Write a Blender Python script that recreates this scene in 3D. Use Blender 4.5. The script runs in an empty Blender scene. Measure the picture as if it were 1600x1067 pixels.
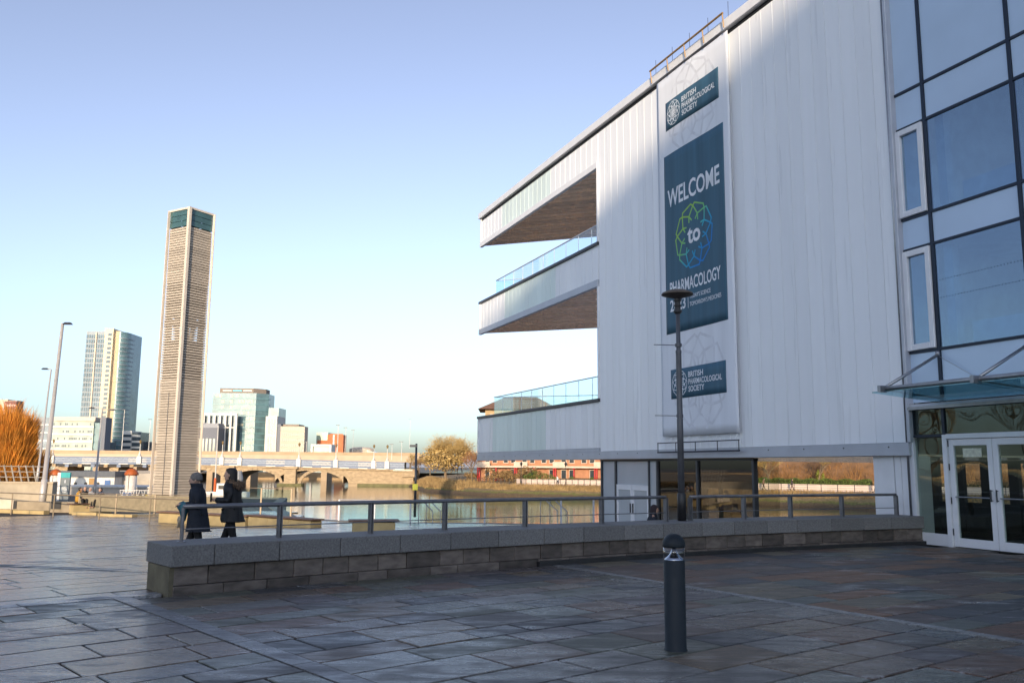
import bpy, bmesh, math, random
from mathutils import Vector, Matrix, noise
from mathutils.geometry import delaunay_2d_cdt
R = math.radians
random.seed(11)
scn = bpy.context.scene
COL = scn.collection

# ------------------------------------------------------------------ camera
EYE = 1.6
F = 1340.0; PITCH = math.atan(196 / 1340.0); ROLL = R(.44)
fw = Vector((0, math.cos(PITCH), math.sin(PITCH)))
rt0 = Vector((1, 0, 0)); up0 = rt0.cross(fw)
rt = rt0 * math.cos(ROLL) + up0 * math.sin(ROLL)
up = rt.cross(fw)
CAM = Vector((0, 0, EYE))
cd = bpy.data.cameras.new('camera'); cam = bpy.data.objects.new('camera', cd); COL.objects.link(cam)
m = Matrix.Identity(4)
for i, v in enumerate((rt, up, -fw)):
    m[0][i], m[1][i], m[2][i] = v
m.translation = CAM
cam.matrix_world = m
cd.sensor_width = 36.0; cd.lens = 36.0 * F / 1600.0
cd.clip_start = .1; cd.clip_end = 20000
scn.camera = cam

# ------------------------------------------------------------------ sky, sun, exposure
SUN_EL = R(11.0)
SUN_AZ_TRAVEL = Vector((.12, .993, 0)).normalized()      # light travels this way (sun stands behind left)
w = bpy.data.worlds.new('World'); scn.world = w; w.use_nodes = True
nt = w.node_tree; nt.nodes.clear()
sky = nt.nodes.new('ShaderNodeTexSky'); sky.sky_type = 'NISHITA'; sky.sun_disc = False
to_sun = -SUN_AZ_TRAVEL
sky.sun_elevation = SUN_EL
sky.sun_rotation = math.atan2(to_sun.x, to_sun.y)
sky.altitude = 20; sky.air_density = .95; sky.dust_density = 1.3; sky.ozone_density = 3.6
bg = nt.nodes.new('ShaderNodeBackground'); bg.inputs['Strength'].default_value = .098
out = nt.nodes.new('ShaderNodeOutputWorld')
gm = nt.nodes.new('ShaderNodeGamma'); gm.inputs[1].default_value = 1.2        # soft, slightly hazy winter sky all round
hv = nt.nodes.new('ShaderNodeHueSaturation'); hv.inputs['Saturation'].default_value = .62; hv.inputs['Hue'].default_value = .506
nt.links.new(sky.outputs[0], gm.inputs[0]); nt.links.new(gm.outputs[0], hv.inputs['Color']); nt.links.new(hv.outputs[0], bg.inputs[0]); nt.links.new(bg.outputs[0], out.inputs[0])
sl = bpy.data.lights.new('sun', 'SUN'); sl.energy = 2.2; sl.angle = R(.55); sl.color = (1, .79, .55)
so = bpy.data.objects.new('sun', sl); COL.objects.link(so)
ldir = Vector((SUN_AZ_TRAVEL.x * math.cos(SUN_EL), SUN_AZ_TRAVEL.y * math.cos(SUN_EL), -math.sin(SUN_EL)))
so.rotation_euler = ldir.to_track_quat('-Z', 'Y').to_euler()
so.location = (-40, -60, 60)
scn.view_settings.view_transform = 'Standard'; scn.view_settings.look = 'None'
scn.view_settings.exposure = 1.2; scn.view_settings.gamma = 1
scn.render.engine = 'CYCLES'

# ------------------------------------------------------------------ helpers
def ray(px, py): return fw + rt * ((px - 800) / F) - up * ((py - 533.5) / F)
def G(px, py, z=0.0):
    d = ray(px, py); return CAM + d * ((z - EYE) / d.z)
def P(px, py, y):
    d = ray(px, py); return CAM + d * (y / d.y)
AF = R(21.94)
SV = Vector((-math.sin(AF), math.cos(AF), 0)); NV = Vector((-math.cos(AF), -math.sin(AF), 0))
FO = G(1436, 849)                                  # foot of the corner between hall and entrance
def FA(px, py, off=0.0):
    d = ray(px, py); o = FO + NV * off
    p = CAM + d * ((o - CAM).dot(NV) / d.dot(NV)); return ((p - FO).dot(SV), p.z)
def FW(s, n, z): return FO + SV * s + NV * n + Vector((0, 0, z))
PC = Vector((29.77, -28.46, 0)); RW = 52.0        # centre and radius of the curved plaza wall
def polar(r, th, z=0): return Vector((PC.x + r * math.cos(th), PC.y + r * math.sin(th), z))
def gz(x, y):
    r = math.hypot(x - PC.x, y - PC.y)
    return -max(0.0, min(1.0, (r - 53.2) * .04))
def GG(px, py):
    z = 0
    for _ in range(12):
        p = G(px, py, z); z = gz(p.x, p.y)
    return p

MATS = {}
def mat(name, col, rough=.6, metal=0.0, var=.12, scale=3.0, bump=0.0, bscale=30.0, trans=0.0, spec=.5, rnd=0.0, emit=None, stretch=None, alpha=1.0, rvar=0.0):
    if name in MATS: return MATS[name]
    M = bpy.data.materials.new(name); M.use_nodes = True; t = M.node_tree; N = t.nodes; L = t.links
    b = N['Principled BSDF']
    b.inputs['Roughness'].default_value = rough; b.inputs['Metallic'].default_value = metal
    b.inputs['Specular IOR Level'].default_value = spec
    b.inputs['Transmission Weight'].default_value = trans
    b.inputs['Alpha'].default_value = alpha
    tc = N.new('ShaderNodeTexCoord'); src = tc.outputs['Object']
    if stretch:
        mp = N.new('ShaderNodeMapping'); mp.inputs['Scale'].default_value = stretch
        L.new(src, mp.inputs[0]); src = mp.outputs[0]
    nz = N.new('ShaderNodeTexNoise'); nz.inputs['Scale'].default_value = scale; nz.inputs['Detail'].default_value = 6
    L.new(src, nz.inputs['Vector'])
    mr = N.new('ShaderNodeMapRange'); mr.inputs[1].default_value = .3; mr.inputs[2].default_value = .7
    mr.inputs[3].default_value = 1 - var; mr.inputs[4].default_value = 1 + var
    L.new(nz.outputs[0], mr.inputs[0])
    val = mr.outputs[0]
    if rnd:
        oi = N.new('ShaderNodeObjectInfo'); r2 = N.new('ShaderNodeMapRange')
        r2.inputs[3].default_value = 1 - rnd; r2.inputs[4].default_value = 1 + rnd
        L.new(oi.outputs['Random'], r2.inputs[0])
        mu = N.new('ShaderNodeMath'); mu.operation = 'MULTIPLY'; L.new(val, mu.inputs[0]); L.new(r2.outputs[0], mu.inputs[1]); val = mu.outputs[0]
    hs = N.new('ShaderNodeHueSaturation'); hs.inputs['Color'].default_value = (*col, 1); L.new(val, hs.inputs['Value'])
    L.new(hs.outputs[0], b.inputs['Base Color'])
    if rvar:
        rr = N.new('ShaderNodeMapRange'); rr.inputs[1].default_value = .3; rr.inputs[2].default_value = .7
        rr.inputs[3].default_value = max(.02, rough - rvar); rr.inputs[4].default_value = rough + rvar
        L.new(nz.outputs[0], rr.inputs[0]); L.new(rr.outputs[0], b.inputs['Roughness'])
    if bump:
        n2 = N.new('ShaderNodeTexNoise'); n2.inputs['Scale'].default_value = bscale; n2.inputs['Detail'].default_value = 5
        L.new(src, n2.inputs['Vector'])
        bp = N.new('ShaderNodeBump'); bp.inputs['Strength'].default_value = bump; bp.inputs['Distance'].default_value = .02
        L.new(n2.outputs[0], bp.inputs['Height']); L.new(bp.outputs[0], b.inputs['Normal'])
    if emit:
        b.inputs['Emission Color'].default_value = (*col, 1); b.inputs['Emission Strength'].default_value = emit
    MATS[name] = M; return M

def glass(name, tint=(.8, .9, .9), rough=.02, fac=.12, refl=(1, 1, 1), warp=0.0):
    """thin pane: fresnel mix of clear tinted transparency and a mirror"""
    if name in MATS: return MATS[name]
    M = bpy.data.materials.new(name); M.use_nodes = True; t = M.node_tree; N = t.nodes; L = t.links
    N.remove(N['Principled BSDF']); o = N['Material Output']
    tr = N.new('ShaderNodeBsdfTransparent'); tr.inputs[0].default_value = (*tint, 1)
    gl = N.new('ShaderNodeBsdfGlossy'); gl.inputs['Roughness'].default_value = rough; gl.inputs[0].default_value = (*refl, 1)
    if warp:
        tc = N.new('ShaderNodeTexCoord'); nz = N.new('ShaderNodeTexNoise'); nz.inputs['Scale'].default_value = .7; nz.inputs['Detail'].default_value = 1
        L.new(tc.outputs['Object'], nz.inputs['Vector']); bp = N.new('ShaderNodeBump'); bp.inputs['Strength'].default_value = warp; bp.inputs['Distance'].default_value = .1
        L.new(nz.outputs[0], bp.inputs['Height']); L.new(bp.outputs[0], gl.inputs['Normal'])
    fr = N.new('ShaderNodeFresnel'); fr.inputs[0].default_value = 1.52
    ad = N.new('ShaderNodeMath'); ad.operation = 'ADD'; ad.use_clamp = True; ad.inputs[1].default_value = fac
    L.new(fr.outputs[0], ad.inputs[0])
    ge = N.new('ShaderNodeNewGeometry'); iv = N.new('ShaderNodeMath'); iv.operation = 'SUBTRACT'; iv.inputs[0].default_value = 1; L.new(ge.outputs['Backfacing'], iv.inputs[1])
    mu = N.new('ShaderNodeMath'); mu.operation = 'MULTIPLY'; L.new(ad.outputs[0], mu.inputs[0]); L.new(iv.outputs[0], mu.inputs[1])    # reflect once, at the outer skin
    mx = N.new('ShaderNodeMixShader'); L.new(mu.outputs[0], mx.inputs[0]); L.new(tr.outputs[0], mx.inputs[1]); L.new(gl.outputs[0], mx.inputs[2])
    L.new(mx.outputs[0], o.inputs[0]); MATS[name] = M; return M

class MB:
    def __init__(s): s.v = []; s.f = []; s.a = []
    def add(s, vs, fs):
        k = len(s.v); s.v += [tuple(v) for v in vs]; s.f += [tuple(i + k for i in f) for f in fs]; return s
    def box(s, a, b):
        x0, y0, z0 = a; x1, y1, z1 = b
        return s.add([(x0,y0,z0),(x1,y0,z0),(x1,y1,z0),(x0,y1,z0),(x0,y0,z1),(x1,y0,z1),(x1,y1,z1),(x0,y1,z1)],
                     [(0,3,2,1),(4,5,6,7),(0,1,5,4),(1,2,6,5),(2,3,7,6),(3,0,4,7)])
    def hexa(s, q):        # 8 points bottom ring then top ring
        return s.add(q, [(0,3,2,1),(4,5,6,7),(0,1,5,4),(1,2,6,5),(2,3,7,6),(3,0,4,7)])
    def prism(s, poly, z0, z1):
        n = len(poly); vs = [(p[0], p[1], z0) for p in poly] + [(p[0], p[1], z1) for p in poly]
        return s.add(vs, [tuple(range(n))[::-1], tuple(range(n, 2*n))] + [(i, (i+1) % n, n + (i+1) % n, n + i) for i in range(n)])
    def tube(s, pts, r, n=8, caps=True):
        pts = [Vector(p) for p in pts]; rs = r if isinstance(r, (list, tuple)) else [r] * len(pts)
        k = len(s.v); N = len(pts)
        for i, p in enumerate(pts):
            d = (pts[min(i+1, N-1)] - pts[max(i-1, 0)]).normalized()
            a = d.cross(Vector((0, 0, 1)))
            if a.length < 1e-3: a = Vector((1, 0, 0))
            a.normalize(); b = d.cross(a)
            for j in range(n):
                t = 2 * math.pi * j / n
                s.v.append(tuple(p + a * (rs[i] * math.cos(t)) + b * (rs[i] * math.sin(t))))
        for i in range(N - 1):
            for j in range(n):
                s.f.append((k + i*n + j, k + i*n + (j+1) % n, k + (i+1)*n + (j+1) % n, k + (i+1)*n + j))
        if caps: s.f.append(tuple(k + j for j in range(n))[::-1]); s.f.append(tuple(k + (N-1)*n + j for j in range(n)))
        return s
    def lathe(s, prof, c=(0, 0, 0), n=20):
        k = len(s.v)
        for r, z in prof:
            for j in range(n):
                t = 2 * math.pi * j / n; s.v.append((c[0] + r * math.cos(t), c[1] + r * math.sin(t), c[2] + z))
        for i in range(len(prof) - 1):
            for j in range(n):
                s.f.append((k + i*n + j, k + i*n + (j+1) % n, k + (i+1)*n + (j+1) % n, k + (i+1)*n + j))
        s.f.append(tuple(k + j for j in range(n))[::-1]); s.f.append(tuple(k + (len(prof)-1)*n + j for j in range(n)))
        return s
    def loft(s, rings, n=14, caps=True):   # rings: (cx,cy,cz,rx,ry)
        k = len(s.v)
        for cx, cy, cz, rx, ry in rings:
            for j in range(n):
                t = 2 * math.pi * j / n; s.v.append((cx + rx * math.cos(t), cy + ry * math.sin(t), cz))
        for i in range(len(rings) - 1):
            for j in range(n):
                s.f.append((k + i*n + j, k + i*n + (j+1) % n, k + (i+1)*n + (j+1) % n, k + (i+1)*n + j))
        if caps: s.f.append(tuple(k + j for j in range(n))[::-1]); s.f.append(tuple(k + (len(rings)-1)*n + j for j in range(n)))
        return s
    def mesh(s, name):
        me = bpy.data.meshes.new(name); me.from_pydata(s.v, [], s.f); me.update(); return me
    def build(s, name, material, parent=None, smooth=False, kind=None):
        me = s.mesh(name)
        if smooth:
            me.polygons.foreach_set('use_smooth', [True] * len(me.polygons))
        o = bpy.data.objects.new(name, me); me.materials.append(material); COL.objects.link(o)
        if parent: o.parent = parent
        if kind: o['kind'] = kind
        return o

def tag(o, label, cat, group=None):
    o['label'] = label; o['category'] = cat
    if group: o['group'] = group
    return o
def empty(name, loc=(0, 0, 0), rz=0.0):
    o = bpy.data.objects.new(name, None); COL.objects.link(o); o.location = loc; o.rotation_euler = (0, 0, rz)
    o.empty_display_size = .3; return o
def thing(name, label, cat, loc=(0, 0, 0), rz=0.0, group=None): return tag(empty(name, loc, rz), label, cat, group)
def share(o, name, parent=None, loc=None):
    c = o.copy(); COL.objects.link(c); c.parent = parent or o.parent
    if loc is not None: c.location = loc
    return c
def copy_tree(o, parent=None):
    c = o.copy(); COL.objects.link(c); c.parent = parent
    for ch in list(o.children): copy_tree(ch, c)
    return c
def bevel(o, wd=.01, seg=2):
    md = o.modifiers.new('bevel', 'BEVEL'); md.width = wd; md.segments = seg; md.limit_method = 'ANGLE'; return o

# ------------------------------------------------------------------ materials
M_white_metal = mat('white_coated_metal', (.74, .76, .8), .38, .0, .05, 2)
M_trim = mat('grey_coated_trim', (.46, .49, .55), .4, .2, .06, 2)
M_steel = mat('brushed_steel', (.34, .35, .37), .36, .85, .1, 8)
M_darksteel = mat('dark_painted_steel', (.055, .06, .07), .42, .3, .12, 6)
M_black = mat('black_paint', (.014, .014, .016), .45, 0, .1, 5)
M_granite = mat('grey_granite', (.165, .165, .165), .75, 0, .32, 45, .25, 120, rnd=.12)
M_sandstone = mat('sandstone', (.118, .10, .088), .8, 0, .35, 5, .35, 40, rnd=.4, stretch=(1, 1, 2.5))
M_concrete = mat('pale_concrete', (.42, .36, .27), .85, 0, .16, 1.4, .2, 20)
M_timber = mat('weathered_timber', (.16, .09, .06), .6, 0, .3, 4, .2, 30, rnd=.2, stretch=(1, 6, 1))

def paving_material():
    M = bpy.data.materials.new('wet_sandstone_paving'); M.use_nodes = True; t = M.node_tree; N = t.nodes; L = t.links
    b = N['Principled BSDF']
    at = N.new('ShaderNodeAttribute'); at.attribute_name = 'tint'
    ge = N.new('ShaderNodeNewGeometry')
    mp = N.new('ShaderNodeMapping'); mp.inputs['Rotation'].default_value = (0, 0, R(-38)); mp.inputs['Scale'].default_value = (.55, 1.6, 1)
    L.new(ge.outputs['Position'], mp.inputs[0])
    def nz(scale, det, src, rough=.6):
        n = N.new('ShaderNodeTexNoise'); n.inputs['Scale'].default_value = scale; n.inputs['Detail'].default_value = det; n.inputs['Roughness'].default_value = rough
        L.new(src, n.inputs['Vector']); return n.outputs[0]
    def mrange(src, a, bb, c, d):
        n = N.new('ShaderNodeMapRange'); n.inputs[1].default_value = a; n.inputs[2].default_value = bb; n.inputs[3].default_value = c; n.inputs[4].default_value = d
        L.new(src, n.inputs[0]); return n.outputs[0]
    def math_(op, a, bb):
        n = N.new('ShaderNodeMath'); n.operation = op; n.use_clamp = False
        for i, q in enumerate((a, bb)):
            if isinstance(q, (int, float)): n.inputs[i].default_value = q
            else: L.new(q, n.inputs[i])
        return n.outputs[0]
    pos = ge.outputs['Position']
    grain = nz(14, 8, mp.outputs[0], .7); patch = nz(.45, 4, pos); blot = nz(2.6, 7, mp.outputs[0], .65); speck = nz(60, 3, pos)
    pit = mrange(nz(38, 2, pos), .30, .40, .35, 1.0); vein = mrange(nz(5.5, 9, mp.outputs[0], .75), .35, .65, .65, 1.35)
    v = math_('MULTIPLY', math_('MULTIPLY', mrange(grain, .3, .7, .55, 1.45), pit), math_('MULTIPLY', vein, mrange(blot, .3, .7, .72, 1.25)))
    hs = N.new('ShaderNodeHueSaturation'); L.new(at.outputs['Color'], hs.inputs['Color']); L.new(v, hs.inputs['Value'])
    # film of water; pale colour patches stand for thin frost and painted sky sheen
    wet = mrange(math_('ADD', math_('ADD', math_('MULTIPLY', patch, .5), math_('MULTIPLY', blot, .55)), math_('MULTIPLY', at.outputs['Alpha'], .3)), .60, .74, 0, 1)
    frost_sheen = math_('MULTIPLY', mrange(math_('ADD', math_('MULTIPLY', blot, .62), math_('MULTIPLY', grain, .38)), .55, .64, 0, 1), mrange(math_('ADD', patch, math_('MULTIPLY', at.outputs['Alpha'], .16)), .46, .64, 0, .8))
    mixc = N.new('ShaderNodeMix'); mixc.data_type = 'RGBA'; L.new(frost_sheen, mixc.inputs['Factor']); L.new(hs.outputs[0], mixc.inputs['A']); mixc.inputs['B'].default_value = (.42, .43, .45, 1)
    L.new(mixc.outputs['Result'], b.inputs['Base Color'])
    ro = N.new('ShaderNodeMapRange'); ro.inputs[3].default_value = .6; ro.inputs[4].default_value = .17; L.new(wet, ro.inputs[0])
    L.new(math_('ADD', ro.outputs[0], math_('MULTIPLY', mrange(grain, .3, .7, -.08, .1), 1.0)), b.inputs['Roughness'])
    b.inputs['Specular IOR Level'].default_value = .8
    bp = N.new('ShaderNodeBump'); bp.inputs['Strength'].default_value = .8; bp.inputs['Distance'].default_value = .014
    L.new(math_('ADD', math_('MULTIPLY', grain, .6), math_('ADD', math_('MULTIPLY', blot, .8), math_('MULTIPLY', speck, .25))), bp.inputs['Height']); L.new(bp.outputs[0], b.inputs['Normal'])
    return M
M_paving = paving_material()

# ------------------------------------------------------------------ plaza ground
edge_w = [FW(15.6, .6, 0), FW(15.6, -8, 0), FW(-30, -8, 0)]
quay = [Vector((60, -25, 0))] 
outline = [(70, -40), (70, 10)]
outline = [(edge_w[2].x, edge_w[2].y), (edge_w[1].x, edge_w[1].y), (edge_w[0].x, edge_w[0].y), (-1.2, 37.4), (-4.7, 39.7), (-8.4, 42.0), (-10.6, 43.6), (-15, 56), (-18, 70), (-60, 78), (-150, 92), (-260, 92), (-260, -230), (120, -230), (120, -60)]
inner = []
def inpoly(x, y):
    c = False; n = len(outline)
    for i in range(n):
        x1, y1 = outline[i]; x2, y2 = outline[(i+1) % n]
        if (y1 > y) != (y2 > y) and x < (x2 - x1) * (y - y1) / (y2 - y1) + x1: c = not c
    return c
for ix in range(-70, 20, 3):
    for iy in range(3, 90, 3):
        if inpoly(ix, iy): inner.append(Vector((ix, iy)))
verts2 = [Vector(p) for p in outline] + inner
no = len(outline)
vo, eo, fo, *_ = delaunay_2d_cdt(verts2, [(i, (i+1) % no) for i in range(no)], [], 1, 1e-5)
g = MB(); g.add([(v.x, v.y, gz(v.x, v.y) - .07) for v in vo], [tuple(f) for f in fo])
M_bed = mat('dark_paving_bed', (.022, .021, .02), .8, 0, .25, 6, .3, 40)
plaza = g.build('plaza', M_bed); plaza['kind'] = 'structure'
# flip to face up
bmx = bmesh.new(); bmx.from_mesh(plaza.data); bmesh.ops.recalc_face_normals(bmx, faces=bmx.faces)
if sum(f.normal.z for f in bmx.faces) < 0: bmesh.ops.reverse_faces(bmx, faces=bmx.faces)
bmx.to_mesh(plaza.data); bmx.free()
# quay wall
q = MB(); 
ql = outline[:12]
for a, b in zip(ql, ql[1:]):
    q.add([(a[0], a[1], -5), (b[0], b[1], -5), (b[0], b[1], gz(*b) - .03), (a[0], a[1], gz(*a) - .03)], [(0, 1, 2, 3)])
qo = q.build('quay_wall', mat('quay_stone', (.2, .17, .13), .85, 0, .25, 2, .3, 12)); qo['kind'] = 'structure'
# quay edge stones
qk = MB()
for a, b in zip(ql[2:], ql[3:]):
    a = Vector((*a, 0)); b = Vector((*b, 0)); d = (b - a).normalized(); n = Vector((d.y, -d.x, 0))
    za, zb = gz(a.x, a.y), gz(b.x, b.y)
    L_ = (b - a).length; k = max(1, int(L_ / 1.4))
    for i in range(k):
        p = a + d * (L_ * i / k + .01); r_ = a + d * (L_ * (i+1) / k - .01); z0 = za + (zb-za)*i/k; z1 = za + (zb-za)*(i+1)/k
        ring = [p + n*.05, r_ + n*.05, r_ - n*.55, p - n*.55]; zz = [z0, z1, z1, z0]
        qk.hexa([(v.x, v.y, z - .3) for v, z in zip(ring, zz)] + [(v.x, v.y, z + .02) for v, z in zip(ring, zz)])
qk.build('edge_stone', M_granite, plaza, kind='stuff')

# slabs in arcs round the plaza centre, radial joints
th1 = math.atan2(10.41 - PC.y, -4.56 - PC.x); th2 = math.atan2(14.55 - PC.y, .77 - PC.x)
PAL = [(.08, .073, .066), (.11, .083, .064), (.068, .071, .074), (.115, .07, .047), (.088, .09, .066), (.046, .045, .046), (.135, .102, .068), (.095, .08, .078), (.115, .12, .10), (.135, .128, .115)]
WARM = [(.12, .07, .045), (.16, .088, .048), (.06, .06, .06), (.10, .07, .055), (.042, .043, .047), (.14, .118, .08), (.085, .066, .058), (.10, .11, .095)]
slabs = []
rs = random.Random(5)
def visible(c, margin=1.6):
    d = c - CAM; zc = d.dot(fw)
    if zc < 2: return False
    x = d.dot(rt) / zc * F; y = -d.dot(up) / zc * F
    return abs(x) < 800 + 220 and y < 533 + 260 and c.y < 80
def sector(ta_, tb_, r0, r1, dr, wl, pal, ma=0.0, mb_=0.0, wet=.5):
    """fill one paved sector between two bearings with courses of slabs"""
    r = r1
    while r > r0 + .12:
        h = min(rs.choice(dr), r - r0); first = True
        ta, tb = ta_ + ma / (r - h/2), tb_ - mb_ / (r - h/2)
        t = ta
        while t < tb - 1e-4:
            wd = rs.uniform(*wl) * (rs.uniform(.4, 1) if first else 1) / r; first = False
            t2 = min(tb, t + wd)
            if tb - t2 < .25 / r: t2 = tb
            c = polar(r - h/2, (t + t2)/2)
            if visible(c) and inpoly(c.x, c.y) and (c - FO).dot(NV) > .05 : slabs.append((r - h, r, t, t2, (*rs.choice(pal), min(1, max(0, wet + rs.uniform(-.15, .15))))))
            t = t2
        r -= h
sw1 = .24 / 50; sw2 = .2 / 50
DR = (.42, .5, .55, .62)
thmax = th1 + R(75)
arc0 = math.atan2(11.0 - PC.y, -4.3 - PC.x)
sector(th1, thmax, 30, 52.19, DR, (.6, 1.25), PAL, wet=.62)
sector(th2, th1, 30, 51.93, DR, (.6, 1.25), PAL, .09, .21, wet=.5)
sector(th2 - R(60), th2, 20, 51.93, (.42, .5, .6), (.65, 1.3), WARM + PAL[:4], 0, .08, wet=.12)
sector(th2 - R(40), arc0 + .0022, 52.95, 90, (.6, .75, .9), (.8, 1.6), PAL, wet=.9)
sector(arc0 - .002, thmax, 52.42, 112, (.6, .75, .9), (.8, 1.6), PAL, wet=.95)
def slab_geo(mb, s, cols):
    r0, r1, t0, t1, col = s; g_ = .012; ch = .007
    dz = rs.uniform(-.003, .003)
    def ring(i, z):
        gt = i / ((r0 + r1) / 2)
        return [(lambda p: (p.x, p.y, gz(p.x, p.y) + z))(polar(a, b)) for a, b in ((r0 + i, t0 + gt), (r1 - i, t0 + gt), (r1 - i, t1 - gt), (r0 + i, t1 - gt))]
    vs = ring(g_, -.09) + ring(g_, -ch + dz) + ring(g_ + ch, dz)
    k = len(mb.v)
    fs = [(8, 9, 10, 11)]
    for L0 in (0, 4):
        for j in range(4): fs.append((L0 + j, L0 + (j+1) % 4, L0 + 4 + (j+1) % 4, L0 + 4 + j))
    fs = [f[::-1] for f in fs]
    mb.add(vs, fs); mb.a += [col] * 12
def build_tinted(mb, name, parent, kind=None):
    o = mb.build(name, M_paving, parent, kind=kind)
    ca = o.data.color_attributes.new('tint', 'FLOAT_COLOR', 'POINT')
    ca.data.foreach_set('color', [c for col in mb.a for c in (col if len(col) == 4 else (*col, .5))])
    return o
def app(s):
    c = polar((s[0]+s[1])/2, (s[2]+s[3])/2); d = (c - CAM)
    zc = d.dot(fw); x = d.dot(rt)/zc*F; y = -d.dot(up)/zc*F
    seen = abs(x) < 860 and y < 560
    hid = (52.9 < (s[0]+s[1])/2) and x > -560 and (c - CAM).length < 26
    return -(1.6 / d.length ** 3) * (s[1]-s[0]) * (s[3]-s[2]) * s[1] * (1 if seen and not hid else .05)
slabs.sort(key=app)
rest = MB()
for i, s in enumerate(slabs):
    if i < 300:
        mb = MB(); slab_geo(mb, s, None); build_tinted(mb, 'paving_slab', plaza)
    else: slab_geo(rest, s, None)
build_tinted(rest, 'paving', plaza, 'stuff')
print('slabs', len(slabs))

# granite strips
def strip(name, pts, wd, col, parent, n=40, dz=.004):
    mb = MB()
    for a, b in zip(pts, pts[1:]):
        a = Vector(a); b = Vector(b); d = (b - a); d.z = 0; d.normalize(); s_ = Vector((d.y, -d.x, 0)) * (wd/2)
        k = max(1, int((b - a).length / 1.1)); 
        for i in range(k):
            p = a.lerp(b, (i + .006) / k); r_ = a.lerp(b, (i + .994) / k)
            rr = [p - s_, r_ - s_, r_ + s_, p + s_]
            mb.hexa([(v.x, v.y, gz(v.x, v.y) - .035) for v in rr] + [(v.x, v.y, gz(v.x, v.y) + dz) for v in rr]); mb.a += [col] * 8
    return build_tinted(mb, name, parent)
def rad_line(th, off, ra, rb): return [polar(ra, th - off / ra), polar((ra+rb)/2, th - off / ((ra+rb)/2)), polar(rb, th - off / rb)]
strip('granite_strip', rad_line(th1, .105, 52.18, 34), .2, (.14, .14, .145), plaza)
strip('granite_strip', rad_line(th2, 0.0, 51.9, 24), .15, (.2, .2, .2), plaza)
strip('granite_strip', [polar(52.3, arc0 + i * .03) for i in range(1 if False else 0, 16)], .22, (.2, .2, .21), plaza, dz=.006)
strip('granite_strip', [Vector((-14.9, 19.2, 0)), Vector((-4.8, 13.5, 0))], .3, (.06, .06, .065), plaza, dz=.008)

# ------------------------------------------------------------------ curved wall, rail
ta = math.atan2(10.95 - PC.y, -4.26 - PC.x); tb = math.atan2(19.62 - PC.y, 8.93 - PC.x)   # ta > tb
wall = thing('plaza_wall', 'low curved sandstone wall with granite coping edging the plaza', 'wall', polar(52.4, (ta + tb)/2))
wl0 = wall.location.copy()
def arcblock(r0, r1, t0, t1, z0, z1, nseg=2):
    mb = MB()
    for i in range(nseg):
        a = t0 + (t1 - t0) * i / nseg; b = t0 + (t1 - t0) * (i+1) / nseg
        ring = [polar(r0, a), polar(r0, b), polar(r1, b), polar(r1, a)]
        q = [(v.x - wl0.x, v.y - wl0.y, z0) for v in ring] + [(v.x - wl0.x, v.y - wl0.y, z1) for v in ring]
        mb.add(q, [(0,1,2,3)[::1], (7,6,5,4), (4,5,1,0), (6,7,3,2)] + ([(7,4,0,3)] if i == 0 else []) + ([(5,6,2,1)] if i == nseg-1 else []))
    return mb
def weld(o):
    bm_ = bmesh.new(); bm_.from_mesh(o.data); bmesh.ops.remove_doubles(bm_, verts=bm_.verts, dist=1e-5); bmesh.ops.recalc_face_normals(bm_, faces=bm_.faces); bm_.to_mesh(o.data); bm_.free(); return o
nC = 18; gap = .004 / 52
wts = [.62] + [random.uniform(.9, 1.1) for _ in range(nC - 1)]; tot = sum(wts); t = ta
for k in range(nC):
    t2 = t + (tb - ta) * wts[k] / tot
    o = weld(arcblock(51.97, 52.88, t - gap, t2 + gap, .34, .6 + random.uniform(-.002, .002)).build('coping_stone', M_granite, wall)); bevel(o, .012)
    t = t2
# backing and stone courses
weld(arcblock(52.1, 52.8, ta - .0016, tb, -.6, .338, 24).build('core', mat('mortar', (.09, .08, .07), .9), wall))
for z0, z1, wr, off in ((.105, .335, (.38, .62), 0), (-.03, .1, (.42, .8), .02)):
    t = ta - .0012
    while t > tb + 1e-4:
        t2 = max(tb, t - random.uniform(*wr) / 52)
        o = weld(arcblock(52.03 - off + random.uniform(-.006, .006), 52.16, t - gap, t2 + gap, z0, z1, 1).build('wall_stone', M_sandstone, wall)); bevel(o, .008, 1)
        t = t2
# end stone
e0 = arcblock(52.03, 52.82, ta - .0003, ta - .0014, -.03, .335, 1)
weld(e0.build('end_stone', mat('mossy_sandstone', (.13, .115, .075), .85, 0, .3, 4, .3, 30), wall))
weld(arcblock(51.93, 52.05, th2 + .006, tb, -.03, .07, 20).build('skirting', mat('black_bitumen', (.022, .022, .024), .5, 0, .2, 6), wall))

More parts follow.
